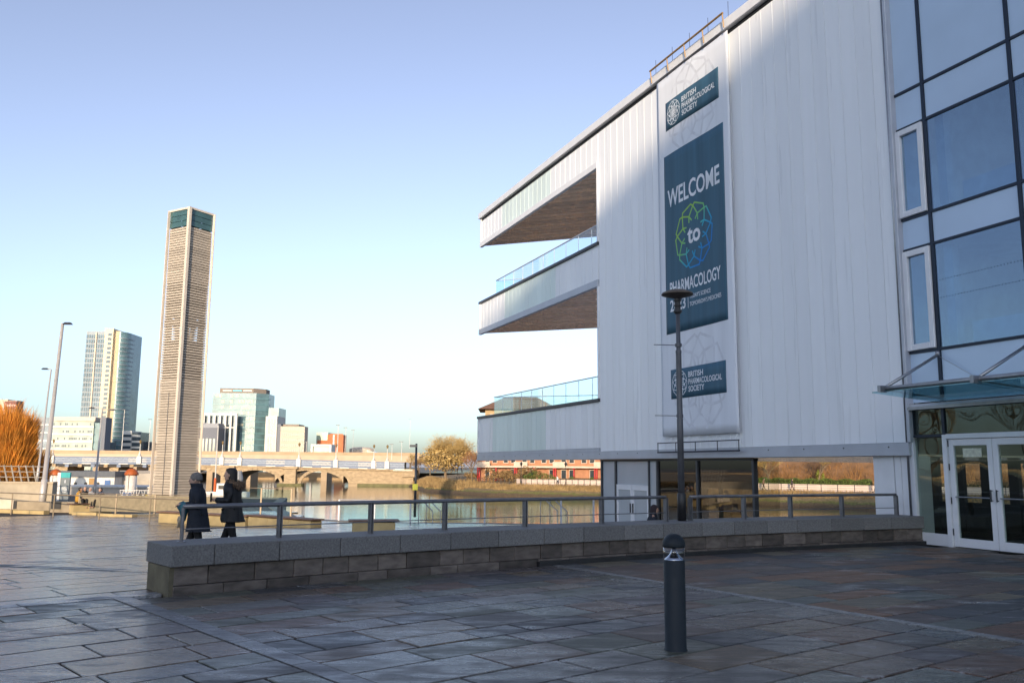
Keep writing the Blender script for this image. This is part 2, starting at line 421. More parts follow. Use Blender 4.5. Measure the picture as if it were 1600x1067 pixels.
def railing(name, label, post_px, z_base=.6, ends=(False, False)):
    pts = [G(*p, z_base) for p in post_px]
    ths = [math.atan2(p.y - PC.y, p.x - PC.x) for p in pts]
    r_ = 52.45
    base = polar(r_, ths[0], z_base)
    o = thing(name, label, 'railing', base)
    def Lc(v): return Vector(v) - base
    top = []
    n = 26
    for i in range(n + 1): top.append(Lc(polar(r_, ths[0] + (ths[-1] - ths[0]) * i / n, 1.055)))
    MB().tube(top, .031, 10).build('top_rail', M_rail, o, True)
    mid = [Lc(polar(r_, ths[0] + (ths[-1] - ths[0]) * i / n, .765)) for i in range(n + 1)]
    MB().tube(mid, .0085, 6).build('lower_rod', M_rail, o, True)
    for i, t in enumerate(ths):
        c = Lc(polar(r_, t, z_base)); u = Vector((-math.sin(t), math.cos(t), 0)); v = Vector((math.cos(t), math.sin(t), 0))
        mb = MB()
        if (i == 0 and ends[0]) or (i == len(ths)-1 and ends[1]):
            mb.tube([c - Vector((0, 0, .02)), c + Vector((0, 0, .44))], .024, 10)
            mb.lathe([(.06, -.005), (.06, .012), (.03, .02)], c, 14)
        else:
            for sgn in (-1, 1):
                off = u * (sgn * .018)
                ring = [c + off + u*.008 + v*.045, c + off - u*.008 + v*.045, c + off - u*.008 - v*.045, c + off + u*.008 - v*.045]
                ring2 = [p + Vector((0, 0, .44)) for p in ring]
                mb.hexa([p - Vector((0, 0, .02)) for p in ring] + ring2)
            mb.tube([c + u*.035 + Vector((0, 0, .3)), c - u*.035 + Vector((0, 0, .3))], .012, 8)
            mb.tube([c + u*.035 + Vector((0, 0, .08)), c - u*.035 + Vector((0, 0, .08))], .012, 8)
        mb.build('post', M_rail, o)
    return o
M_rail = mat('satin_steel_rail', (.2, .2, .215), .38, .6, .12, 8)
railing('wall_railing', 'long steel handrail on the curved wall, ending at the free wall end', [(279,846),(446,841),(588,834),(714,830),(825,823),(951,819),(1047,815)], ends=(True, False))
railing('wall_railing', 'short steel handrail on the curved wall between lamp post and white hall corner', [(1076,813),(1167,811),(1254,810),(1336,808),(1406,805)])

# ------------------------------------------------------------------ bollard light
bl = thing('bollard_light', 'dark grey round bollard light with domed cap and clear lens', 'bollard', G(1056, 1015))
bl.location.z = 0
MB().lathe([(.104, -.02), (.104, .006), (.096, .012), (.096, .775), (.09, .785)], n=28).build('post', mat('slate_powder_coat', (.009, .015, .021), .55, 0, .18, 14, .08, 300, spec=.35, rvar=.1), bl, True)
MB().lathe([(.088, .77), (.088, .79), (.06, .81), (.035, .84), (.022, .87), (.014, .9)], n=24).build('reflector', mat('polished_aluminium', (.7, .7, .72), .18, 1), bl, True)
MB().lathe([(.095, .785), (.097, .9)], n=28).build('lens', glass('clear_lens', (.85, .87, .9), .03, .05), bl, True)
MB().lathe([(.1, .895), (.103, .905), (.1, .94), (.085, .975), (.06, 1.0), (.03, 1.012), (.004, 1.016)], n=28).build('cap', MATS['slate_powder_coat'], bl, True)

# ------------------------------------------------------------------ lamp post on the wall
lp0 = polar(52.5, math.atan2(16.85 - PC.y, 3.33 - PC.x)); lp0.z = .6
lp = thing('lamp_post', 'grey lamp post with wide disc shade rising from the curved wall', 'lamp post', lp0)
MB().lathe([(.085, -.03), (.085, .5), (.07, .52), (.07, .54)], n=16).build('base', M_black, lp, True)
MB().lathe([(.066, .5), (.062, 1.95), (.058, 1.97), (.056, 3.25), (.06, 3.27), (.06, 3.31), (.045, 3.33), (.042, 4.08)], n=14).build('pole', mat('grey_lamp_paint', (.1, .105, .12), .45, .3, .15, 5), lp, True)
MB().lathe([(.05, 4.05), (.085, 4.09), (.085, 4.12), (.062, 4.13), (.062, 4.2), (.075, 4.21), (.075, 4.23), (.06, 4.24), (.06, 4.3), (.075, 4.31), (.07, 4.36), (.06, 4.37)], n=16).build('lantern', mat('lantern_paint', (.05, .05, .052), .5, .2), lp, True)
MB().lathe([(.06, 4.365), (.13, 4.385), (.3, 4.43), (.32, 4.44), (.3, 4.475), (.2, 4.52), (.08, 4.545), (.01, 4.55)], n=30).build('shade', mat('shade_paint', (.12, .1, .085), .6, .1, .2, 12), lp, True)
for zz in (3.42, 2.02):
    mb = MB(); d = Vector((-.93, -.1, 0)).normalized()
    mb.tube([d * -.07 + Vector((0, 0, zz)), d * .5 + Vector((0, 0, zz))], .008, 6); mb.lathe([(.068, zz - .03), (.068, zz + .03)], n=12)
    mb.build('banner_arm', MATS['grey_lamp_paint'], lp)


# ------------------------------------------------------------------ concert hall (local frame: x along the front away from camera, y outward, z up)
HR = math.pi/2 + AF
TIP = 28.7; OP = 14.9; HB = 1.93; HT = 15.4
BK = Vector((-.66, -.75)).normalized()             # back edge of the prow from the tip
def back_s(n): return TIP + BK.x * (n / BK.y)
hall = thing('concert_hall', 'white ribbed concert hall with pointed prow terraces over the river', 'building', FO, HR)
def cladding_mat():
    M = mat('ribbed_white_cladding', (.83, .86, .90), .33, 0, .022, 2.6, .0, rnd=.035, stretch=(1.3, 1, .07), rvar=.08)
    t = M.node_tree; N = t.nodes; L = t.links; b = N['Principled BSDF']
    tc = N.new('ShaderNodeTexCoord'); mp = N.new('ShaderNodeMapping'); mp.inputs['Scale'].default_value = (1, 1, .02); L.new(tc.outputs['Object'], mp.inputs[0])
    wv = N.new('ShaderNodeTexNoise'); wv.inputs['Scale'].default_value = 9; wv.inputs['Detail'].default_value = 3; L.new(mp.outputs[0], wv.inputs['Vector'])
    bp = N.new('ShaderNodeBump'); bp.inputs['Strength'].default_value = .25; bp.inputs['Distance'].default_value = .03
    L.new(wv.outputs[0], bp.inputs['Height']); L.new(bp.outputs[0], b.inputs['Normal'])
    return M
M_clad = cladding_mat()
M_cladg = mat('green_white_cladding', (.68, .80, .79), .3, 0, .05, .5, 0, rnd=.05, stretch=(1, 1, .15))
M_cladb = mat('hall_backing', (.12, .13, .14), .7)
def panel(s0, s1, z0, z1, m_):
    g_ = .004; d = .05; rib = .009
    mb = MB(); mb.box((s0 + g_, -.02, z0), (s1 - g_, d - rib, z1))
    mb.box((s0 + g_, d - rib, z0), (s0 + g_ + .03, d, z1))
    return mb.build('cladding_panel', m_, hall)
PW = .505
def run(s0, s1, z0, z1, green=None):
    k = max(1, round((s1 - s0) / PW)); w_ = (s1 - s0) / k
    for i in range(k):
        a = s0 + i * w_; c = a + w_/2
        panel(a, a + w_, z0, z1, M_cladg if green and green[0] < c < green[1] else M_clad)
run(.0, OP - .06, 2.22, 14.98)
run(OP + .0, TIP - .12, 13.78, 14.98, (19.5, 25.5))
run(OP + .0, TIP - .12, 8.95, 10.34, (19, 25))
run(OP + .0, TIP - .12, 2.36, 4.12, (20, 26.5))
# solid body
MB().box((.0, -18, HB + .03), (OP - .1, -.03, HT - .05)).build('hall_core', M_cladb, hall)
def prow(z0, z1, inset=.03):
    tip = (TIP - inset*1.6, -inset); b = (back_s(-17), -17); 
    return [(OP - .1, -inset), (OP - .1, -17), b, tip] if b[0] < OP else [(OP - .1, -inset), (OP - .1, -17), b, tip]
def prow_poly(inset=.03, nmax=-15.6):
    bs = back_s(nmax)
    return [(OP - .1, -inset), (max(bs, OP - .1) , nmax), (TIP - inset * 1.6, -inset)]
for z0, z1 in ((13.6, HT - .05), (8.75, 10.5), (2.02, 4.2)):
    MB().prism(prow_poly()[::-1], z0, z1).build('terrace_slab', M_white_metal, hall)
# soffit planks under the overhangs
M_soff = mat('bronze_glow_plank', (.74, .45, .25), .26, .35, .16, 2, rnd=.2, rvar=.06)  # bronze, with the orange of bounced sunlight put into the base colour
def soffit(z, th=.03, pitch=.52):
    # boards lie parallel to the slanting back edge
    nrm = Vector((-BK.y, BK.x));
    if nrm.dot(Vector((OP, 0)) - Vector((TIP, 0))) < 0: nrm = -nrm
    base = Vector((TIP - .12, -.05)); dmax = (Vector((OP - .05, -.05)) - base).dot(nrm); d = .05
    def seg(dd):
        o = base + nrm * dd
        t1 = (-.06 - o.y) / BK.y; p = o + BK * t1                  # front edge
        t2 = (OP - .05 - o.x) / BK.x; q_ = o + BK * t2               # inner wall
        return p, q_
    while d < dmax - .1:
        d2 = min(d + pitch, dmax); p0, q0 = seg(d); p1, q1 = seg(d2 - .028)
        k = .42 + .02 * ((d * 7) % 3)                             # butt joint
        for u0, u1 in ((0, k - .004), (k, 1)):
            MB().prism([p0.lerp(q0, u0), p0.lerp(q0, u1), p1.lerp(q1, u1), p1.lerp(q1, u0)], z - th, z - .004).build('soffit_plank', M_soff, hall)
        d = d2
    MB().prism([(OP - .06, -.08), (TIP - .2, -.08), (OP - .06, -15.3)][::-1], z - .004, z - .001).build('soffit_lining', M_black, hall)
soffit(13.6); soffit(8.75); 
M_soffw = mat('metal_soffit_panel', (.5, .46, .42), .16, .7, .06, 1, rnd=.06)
for i in range(9):
    n0 = -.06 - i * 2.0
    MB().box((.05, n0 - 1.985, HB - .02), (OP - .05, n0, HB + .028)).build('soffit_panel', M_soffw, hall)
mb = MB(); mb.prism(prow_poly(.1)[::-1], 1.985, 2.02); mb.build('soffit_panel', M_soffw, hall)
# trims
def bar(s0, s1, z0, z1, n0=-.04, n1=.09, m_=None, name='edge_trim'):
    o = MB().box((s0, n0, z0), (s1, n1, z1)).build(name, m_ or M_trim, hall); bevel(o, .008, 1); return o
def lbar(segs, n0=-.04, n1=.1): 
    for s in segs: bar(*s, n0, n1)
bar(.0, TIP + .06, 15.12, HT + .03, -.3, .2, M_white_metal, 'roof_edge')
bar(.02, TIP - .02, 14.99, 15.118, -.04, .04, M_black, 'shadow_gap')
bar(OP - .02, TIP, 13.52, 13.775, -.05, .11, M_white_metal, 'fascia')
bar(OP - .02, TIP, 8.66, 8.945, -.05, .11, M_trim, 'fascia')
bar(.02, TIP, 1.92, 2.21, -.05, .11, M_trim, 'fascia')
bar(OP + .005, TIP, 2.215, 2.35, -.04, .07, M_trim, 'fascia')
bar(OP - .02, TIP + .05, 10.35, 10.47, -.3, .13, M_darksteel, 'terrace_edge')
bar(OP - .02, TIP + .05, 4.13, 4.25, -.3, .13, M_darksteel, 'terrace_edge')
for z0, z1 in ((10.47, 13.52), (4.25, 8.66)):
    o = bar(OP - .06, OP + .02, z0, z1, -.4, .115, M_white_metal, 'reveal_trim')
for z0, z1 in ((13.78, 15.1), (8.95, 10.34), (2.36, 4.12)): bar(TIP - .12, TIP, z0, z1, -.04, .1, M_white_metal, 'corner_trim')
bar(-.02, .07, 2.215, 15.1, -.1, .1, M_trim, 'corner_trim')
# bolts on the lower fascia
for i in range(20):
    s_ = .6 + i * 1.42
    MB().lathe([(.02, 0), (.016, .012)], n=8).build('bolt', M_darksteel, hall).matrix_local = Matrix.Translation((s_, .11, 2.12)) @ Matrix.Rotation(R(-90), 4, 'X')
# terrace back wall
MB().box((OP - .12, -15.5, 4.2), (OP - .03, -.42, 13.55)).build('terrace_wall', M_white_metal, hall)
# roof behind
# glass balustrades
M_balg = glass('balustrade_glass', (.90, .965, .975), .02, .08, (.9, .97, 1))
def balustrade(z, s0, s1, n, count, h=.95):
    b_ = empty('balustrade'); b_.parent = hall
    w_ = (s1 - s0) / count
    for i in range(count):
        MB().box((s0 + i*w_ + .02, n - .008, z), (s0 + (i+1)*w_ - .02, n + .008, z + h)).build('pane', M_balg, b_)
        MB().box((s0 + i*w_ - .006, n - .012, z - .1), (s0 + i*w_ + .006, n + .012, z + h*.98)).build('glazing_post', M_white_metal, b_)
    MB().box((s0 - .03, n - .03, z + h + .002), (s1, n + .03, z + h + .04)).build('handrail', M_trim, b_)
    # return along the back edge
    q0 = Vector((s1, n)); L_ = 14; k = 10
    for i in range(k):
        a = q0 + BK * (L_ * i / k + .02); c = q0 + BK * (L_ * (i+1) / k - .02); pn = Vector((BK.y, -BK.x)) * .008
        if c.x < OP: break
        MB().prism([a - pn, c - pn, c + pn, a + pn], z, z + h).build('pane', M_balg, b_)
    a = q0; c = q0 + BK * 12; pn = Vector((BK.y, -BK.x)) * .03
    MB().prism([a - pn, c - pn, c + pn, a + pn], z + h + .002, z + h + .04).build('handrail', M_trim, b_)
balustrade(10.45, OP + .1, 27.3, -.35, 10)
balustrade(4.23, OP + .1, 27.4, -.35, 10)

# ---- glazed pavilion under the hall and white pier at the corner
M_dglass = glass('dark_pavilion_glass', (.42, .42, .38), .02, .05)
M_wglass = mat('sky_painted_pavilion_glass', (.42, .47, .52), .18, 0, .06, .8, spec=.8)  # opaque pane, bluish-white reflection put into its base colour
pav = thing('glass_pavilion', 'glazed lobby with white double door tucked beneath the hall', 'pavilion', FO, HR)
PB = -.75
def pbox(s0, s1, n0, n1, z0, z1, m_, name): return MB().box((s0, n0, z0), (s1, n1, z1)).build(name, m_, pav)
for s in (15.0, 13.9, 10.98, 8.6, 5.8): pbox(s - .05, s + .05, -.2, -.06, PB, HB - .03, M_darksteel, 'mullion')
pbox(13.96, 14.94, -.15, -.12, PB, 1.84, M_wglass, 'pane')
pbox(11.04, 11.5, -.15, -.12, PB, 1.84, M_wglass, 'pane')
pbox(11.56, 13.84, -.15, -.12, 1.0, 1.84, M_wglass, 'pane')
pbox(11.5, 11.56, -.2, -.06, PB, 1.84, M_darksteel, 'mullion')
pbox(8.66, 10.92, -.15, -.12, PB, 1.84, M_dglass, 'pane'); pbox(5.86, 8.54, -.15, -.12, PB, 1.84, M_dglass, 'pane')
pbox(5.74, 15.06, -.22, -.05, 1.84, HB - .025, M_black, 'head_beam')
for a, b in ((11.58, 12.7), (12.72, 13.84)):
    d_ = empty('door'); d_.parent = pav
    for x0, x1, z0, z1 in ((a, a + .1, PB, .96), (b - .1, b, PB, .96), (a + .1, b - .1, .82, .96), (a + .1, b - .1, PB, PB + .25)):
        MB().box((x0, -.16, z0), (x1, -.08, z1)).build('door_frame', M_white_metal, d_)
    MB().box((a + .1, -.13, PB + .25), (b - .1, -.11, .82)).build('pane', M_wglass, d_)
    MB().box((12.6 if a < 12 else 12.78, -.08, .02), (12.64 if a < 12 else 12.82, -.04, .35)).build('handle', M_darksteel, d_)
pbox(11.56, 13.84, -.18, -.07, .962, 1.0, M_white_metal, 'transom')
pbox(5.74, 15.06, -1.7, -.2, PB - .2, PB, mat('pavilion_floor', (.12, .11, .1), .4), 'floor')
pbox(5.76, 5.79, -.95, -.2, PB, 1.84, glass('clear_side_glass', (.85, .86, .82), .02, .03), 'pane')
for s in (8.6,): pbox(s - .05, s + .05, -1.0, -.9, PB, HB - .03, M_darksteel, 'rear_post')
pbox(6.9, 10.9, -.98, -.92, .98, HB - .03, M_black, 'rear_head'); pbox(9.3, 10.9, -.97, -.93, PB, .97, mat('pavilion_wall', (.1, .095, .085), .8), 'rear_wall')
pbox(11.0, 14.9, -1.66, -1.6, PB, HB - .03, MATS['pavilion_wall'], 'rear_wall')
br = MB(); br.tube([(8.2, -.85, .9), (7.0, -.85, .0)], .06, 6); br.tube([(10.8, -.85, -.32), (7.0, -.85, -.32)], .09, 6)
br.build('brace', M_darksteel, pav, kind='stuff')
pier = thing('corner_pier', 'white panelled pier between open undercroft and glass entrance', 'pier', FO, HR)
for a, b in ((.0, .42), (.425, .62), (.64, 1.26)):
    bevel(MB().box((a + .004, -.5, -.02), (b - .004, -.05, 1.915)).build('panel', M_white_metal, pier), .006, 1)

# ------------------------------------------------------------------ banner
ban = thing('welcome_banner', 'tall white fabric banner with blue panels welcoming visitors, hung on hall', 'banner', FW(0, .14, 0), HR)
M_fab = mat('white_banner_fabric', (.74, .78, .85), .7, 0, .05, 1.2, .45, 1.6, stretch=(2.2, 1, .14))
M_blue = mat('printed_slate_blue', (.04, .115, .18), .6, 0, .16, 1.3, .9, 1.6, stretch=(2.5, 1, .1))
M_ink = mat('printed_white', (.74, .78, .84), .65)
M_ghost = mat('printed_pale_grey', (.655, .69, .76), .65)
def ripple(s_, z_): return .013 * math.sin(s_ * 4.1 + .5 * math.sin(z_ * .55)) * (.5 + .5 * math.sin(z_ * .31 + 1)) + .012 * math.sin(s_ * 2.0 + z_ * .25)
def sheet(s0, s1, z0, z1, n0, n1, m_, name):
    mb = MB(); nx, nz = max(4, int((s1 - s0) / .14)), max(4, int((z1 - z0) / .3))
    for lay in (n0, n1):
        for j in range(nz + 1):
            for i in range(nx + 1):
                a, b = s0 + (s1 - s0) * i / nx, z0 + (z1 - z0) * j / nz; mb.v.append((a, lay + ripple(a, b), b))
    K = (nx + 1) * (nz + 1)
    for j in range(nz):
        for i in range(nx):
            q = j * (nx + 1) + i; mb.f.append((q, q + 1, q + nx + 2, q + nx + 1)); mb.f.append((K + q, K + q + nx + 1, K + q + nx + 2, K + q + 1))
    rim = [i for i in range(nx + 1)] + [(j + 1) * (nx + 1) - 1 for j in range(1, nz + 1)] + [nz * (nx + 1) + i for i in range(nx - 1, -1, -1)] + [j * (nx + 1) for j in range(nz - 1, 0, -1)]
    for a, b in zip(rim, rim[1:] + rim[:1]): mb.f.append((b, a, K + a, K + b))
    return mb.build(name, m_, ban, True)
sheet(6.03, 10.17, 2.64, 15.02, .03, .042, M_fab, 'fabric')
def block(s0, s1, z0, z1, name='printed_panel'):
    return sheet(s0, s1, z0, z1, .040, .0545, M_blue, name)
block(6.56, 9.6, 13.05, 14.06); block(6.38, 9.76, 6.0, 12.17); block(6.55, 9.54, 3.84, 4.8)
def text(body, s_left, s_right, z0, z1, n, m_, parent, name='lettering', off=.02, thick=.002, frame=None):
    c = bpy.data.curves.new('t', 'FONT'); c.body = body; c.offset = off; c.extrude = .02; c.resolution_u = 3
    o = bpy.data.objects.new('t', c); COL.objects.link(o)
    me = bpy.data.meshes.new_from_object(o.evaluated_get(bpy.context.evaluated_depsgraph_get())); bpy.data.objects.remove(o)
    xs = [v.co.x for v in me.vertices]; ys = [v.co.y for v in me.vertices]; x0, x1, y0, y1 = min(xs), max(xs), min(ys), max(ys)
    for v in me.vertices:
        u = (v.co.x - x0) / (x1 - x0); t = (v.co.y - y0) / (y1 - y0); k = 1 if v.co.z > 0 else 0
        sx, zx = s_left + (s_right - s_left) * u, z0 + (z1 - z0) * t
        v.co = (sx, n + thick * k + (ripple(sx, zx) if parent is ban else 0), zx)
    bm_ = bmesh.new(); bm_.from_mesh(me); bmesh.ops.recalc_face_normals(bm_, faces=bm_.faces); bm_.to_mesh(me); bm_.free()
    ob = bpy.data.objects.new(name, me); me.materials.clear(); me.materials.append(m_); COL.objects.link(ob); ob.parent = parent; return ob
NT = .0575
text('WELCOME', 9.55, 6.62, 10.3, 10.92, NT, M_ink, ban, off=.018)
text('to', 8.42, 7.72, 8.78, 9.3, NT, M_ink, ban, off=.025)
text('PHARMACOLOGY', 9.5, 6.68, 7.3, 7.72, NT, M_ink, ban, off=.015)
text('2023', 9.5, 8.62, 6.72, 7.12, NT, M_ink, ban, off=.02)
MB().box((8.46, NT - .001, 6.7), (8.48, NT + .002, 7.14)).build('rule', M_ink, ban)
text("TODAY'S SCIENCE", 8.38, 7.25, 6.99, 7.13, NT, M_ink, ban, off=.0)
text("TOMORROW'S MEDICINES", 8.38, 6.68, 6.74, 6.88, NT, M_ink, ban, off=.0)
for zb in (13.05, 3.84):
    h = 1.0 if zb > 10 else .96
    text('BRITISH', 8.58, 7.75, zb + h*.66, zb + h*.85, NT, M_ink, ban, off=.012)
    text('PHARMACOLOGICAL', 8.58, 6.76, zb + h*.42, zb + h*.61, NT, M_ink, ban, off=.012)
    text('SOCIETY', 8.58, 7.7, zb + h*.18, zb + h*.37, NT, M_ink, ban, off=.012)
def ribbon(mb, a, b, wd, n, th=.002):
    a = Vector(a); b = Vector(b); d = (b - a).normalized(); p = Vector((-d.y, d.x)) * (wd/2); a = a - d*wd*.4; b = b + d*wd*.4
    q = [a - p, b - p, b + p, a + p]
    mb.hexa([(v.x, n + ripple(v.x, v.y), v.y) for v in q] + [(v.x, n + th + ripple(v.x, v.y), v.y) for v in q])
def emblem(cs, cz, rad, wd, n, m_, web, name='emblem', squash=.96, zclip=None):
    mb = MB(); K = 9
    def pt(r_, ang): return (cs - rad * squash * r_ * math.sin(ang), cz + rad * r_ * math.cos(ang))
    k_ = 0
    def rb(a, b):
        nonlocal k_
        if zclip:
            lo, hi = zclip
            if lo < a[1] < hi or lo < b[1] < hi: return
        ribbon(mb, a, b, wd, n + (k_ % 7) * .0002); k_ += 1
    for k in range(K):
        a0 = 2*math.pi*k/K; st = 2*math.pi/K
        J0, J1 = pt(.92, a0), pt(.92, a0 + st)
        A, B = pt(1.0, a0 + st*.12), pt(1.0, a0 + st*.82); I = pt(.66, a0 + st*.5)
        rb(J0, B) if False else rb(A, B); rb(J0, A); rb(B, J1)
        rb(J0, I); rb(I, J1)
        if web:
            C1 = pt(.36, a0 + st*.5); rb(I, C1); C2 = pt(.36, a0 + st*1.5); I2 = pt(.66, a0 + st*1.5)
            M_ = pt(.48, a0 + st); rb(I, M_); rb(I2, M_); rb(M_, pt(.16, a0 + st)); rb(C1, pt(.08, a0 + st*2))
        else:
            rb(I, pt(.5, a0 + st*.32)); rb(I, pt(.5, a0 + st*.72))
    return mb.build(name, m_, ban)
def gradient_mat():
    M = mat('printed_green_to_blue', (.2, .5, .2), .6, var=.02); t = M.node_tree; N = t.nodes; L = t.links
    tc = N.new('ShaderNodeTexCoord'); sp = N.new('ShaderNodeSeparateXYZ'); L.new(tc.outputs['Object'], sp.inputs[0])
    # print colour runs from upper left (large x, large z) to lower right
    a = N.new('ShaderNodeMath'); a.operation = 'SUBTRACT'; L.new(sp.outputs['X'], a.inputs[0]); a.inputs[1].default_value = 8.08
    b = N.new('ShaderNodeMath'); b.operation = 'SUBTRACT'; L.new(sp.outputs['Z'], b.inputs[0]); b.inputs[1].default_value = 9.0
    c = N.new('ShaderNodeMath'); c.operation = 'ADD'; L.new(a.outputs[0], c.inputs[0]); L.new(b.outputs[0], c.inputs[1])
    r_ = N.new('ShaderNodeMapRange'); r_.inputs[1].default_value = -1.1; r_.inputs[2].default_value = 1.1; L.new(c.outputs[0], r_.inputs[0])
    cr = N.new('ShaderNodeValToRGB'); L.new(r_.outputs[0], cr.inputs[0])
    cr.color_ramp.elements[0].color = (.01, .2, .6, 1); cr.color_ramp.elements[1].color = (.3, .55, .08, 1)
    e = cr.color_ramp.elements.new(.4); e.color = (.03, .4, .55, 1); e = cr.color_ramp.elements.new(.6); e.color = (.15, .5, .2, 1)
    L.new(cr.outputs[0], N['Principled BSDF'].inputs['Base Color']); return M
emblem(8.08, 9.02, 1.06, .05, NT, gradient_mat(), False)
emblem(9.1, 13.56, .42, .022, NT, M_ink, True); emblem(9.06, 4.32, .42, .022, NT, M_ink, True)
emblem(8.05, 13.45, 1.5, .09, .0430, M_ghost, True)['kind'] = 'stuff'; emblem(8.0, 4.3, 1.5, .09, .0430, M_ghost, True)['kind'] = 'stuff'
# rails that carry the banner
fr = MB()
for z, n in ((15.5, .25),): fr.tube([(5.95, n, z), (10.25, n, z)], .035, 8)
fr.build('top_rail', mat('ochre_painted_tube', (.30, .19, .09), .5, .2), ban)
for s in (5.98, 7.05, 8.1, 9.15, 10.22):
    MB().tube([(s, .25, 15.51), (s, .2, 15.05)], .022, 6).build('hanger', MATS['ochre_painted_tube'], ban)
    MB().tube([(s, .02, 15.4), (s, .02, 15.95)], .008, 5).build('lightning_rod', M_darksteel, ban)
fb = MB()
for z in (2.12, 2.42): fb.tube([(5.9, .16, z), (10.3, .16, z)], .02 if z > 2.2 else .03, 6)
for s in (5.92, 6.95, 8.1, 9.2, 10.28): fb.tube([(s, .16, 2.1), (s, .16, 2.43)], .014, 6)
fb.build('bottom_rail', M_darksteel, ban)
for i in range(9):
    s = 6.1 + i * .5; MB().tube([(s, .03, 2.66), (s + .05, .15, 2.42)], .006, 4).build('lacing', M_ink, ban)

# ------------------------------------------------------------------ glass entrance building
ent = thing('entrance_building', 'blue glass curtain wall entrance with white casements and glass doors', 'building', FO, HR)
def ebox(s0, s1, n0, n1, z0, z1, m_, name, parent=None): return MB().box((s0, n0, z0), (s1, n1, z1)).build(name, m_, parent or ent)
M_span = mat('pale_blue_spandrel', (.48, .62, .80), .14, 0, .05, .6, spec=.9, rvar=.03)
M_mull = mat('dark_blue_mullion', (.02, .03, .05), .35, .4)
M_vis = glass('blue_vision_glass', (.55, .70, .80), .012, .3, (.62, .8, 1), .25)
M_lob = glass('lobby_glass', (.70, .76, .74), .01, .05, (.85, 1, .97), .3)
cols = [0.03, -.82, -3.0, -5.2, -7.4, -9.6, -11.8]
rows = [3.06, 4.23, 6.6, 7.33, 9.5, 10.38, 13.3, 14.1, 16.3]
for i, s in enumerate(cols): ebox(s - .04, s + .04, -.12, -.02, 3.06, 16.3, M_mull, 'mullion')
for z in rows[1:]:
    for a, b in zip(cols, cols[1:]): ebox(b + .04, a - .04, -.11, -.025, z - .03, z + .03, M_mull, 'transom')
for ci, (a, b) in enumerate(zip(cols, cols[1:])):
    for ri, (z0, z1) in enumerate(zip(rows, rows[1:])):
        vision = ri in (1, 3, 7)
        s0, s1, q0, q1 = b + .045, a - .045, z0 + .035, z1 - .035
        if vision and ci == 0:
            w_ = empty('casement'); w_.parent = ent
            for x0, x1, y0, y1 in ((s0, s0 + .13, q0, q1), (s1 - .13, s1, q0, q1), (s0 + .13, s1 - .13, q0, q0 + .14), (s0 + .13, s1 - .13, q1 - .14, q1)):
                bevel(ebox(x0, x1, -.09, .03, y0, y1, M_white_metal, 'frame', w_), .012, 1)
            ebox(s0 + .13, s1 - .13, -.06, -.045, q0 + .14, q1 - .14, M_vis, 'pane', w_)
        else:
            ebox(s0, s1, -.075, -.055, q0, q1, M_vis if vision else M_span, 'pane')
# rooms behind the vision glass: floors, blind back wall, radiators
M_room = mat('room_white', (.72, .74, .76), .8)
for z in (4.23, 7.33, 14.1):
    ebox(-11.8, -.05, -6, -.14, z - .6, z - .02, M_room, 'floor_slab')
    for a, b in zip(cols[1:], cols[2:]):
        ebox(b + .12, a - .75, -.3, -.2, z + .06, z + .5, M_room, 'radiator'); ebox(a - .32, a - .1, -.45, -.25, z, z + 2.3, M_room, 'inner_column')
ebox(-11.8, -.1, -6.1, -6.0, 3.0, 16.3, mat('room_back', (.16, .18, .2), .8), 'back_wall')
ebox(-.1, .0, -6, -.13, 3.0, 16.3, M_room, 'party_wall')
ebox(-11.8, .0, -6, -.1, 16.3, 16.5, M_room, 'roof')
# manifestation dots on the first floor glass
dm = MB()
for z in (5.35, 5.75):
    for i in range(70):
        s = -.95 - i * .075
        if any(abs(s - c) < .08 for c in cols): continue
        dm.box((s - .012, -.0535, z - .012), (s + .012, -.0515, z + .012))
dm.build('glazing_dots', mat('frosted_dot', (.12, .2, .3), .6), ent, kind='stuff')
# corner tube and lower frame
MB().tube([(.1, .07, 0), (.1, .07, 16)], .028, 10).build('downpipe', M_steel, ent, True)
ebox(-11.8, .02, -.1, .06, 3.0, 3.058, M_trim, 'transom')
ebox(-11.8, .02, -.02, .1, 2.93, 2.998, M_steel, 'canopy_ledge')
sg = [0.0, -.82, -3.0, -5.2, -7.4, -9.6, -11.8]
for s in sg: ebox(s - .035, s + .035, -.1, -.01, 2.38, 2.93, M_mull, 'mullion')
for a, b in zip(sg, sg[1:]): ebox(b + .04, a - .04, -.06, -.045, 2.38, 2.93, M_lob, 'pane')
ebox(-.82, .02, -.1, .0, 2.32, 2.375, M_mull, 'transom')
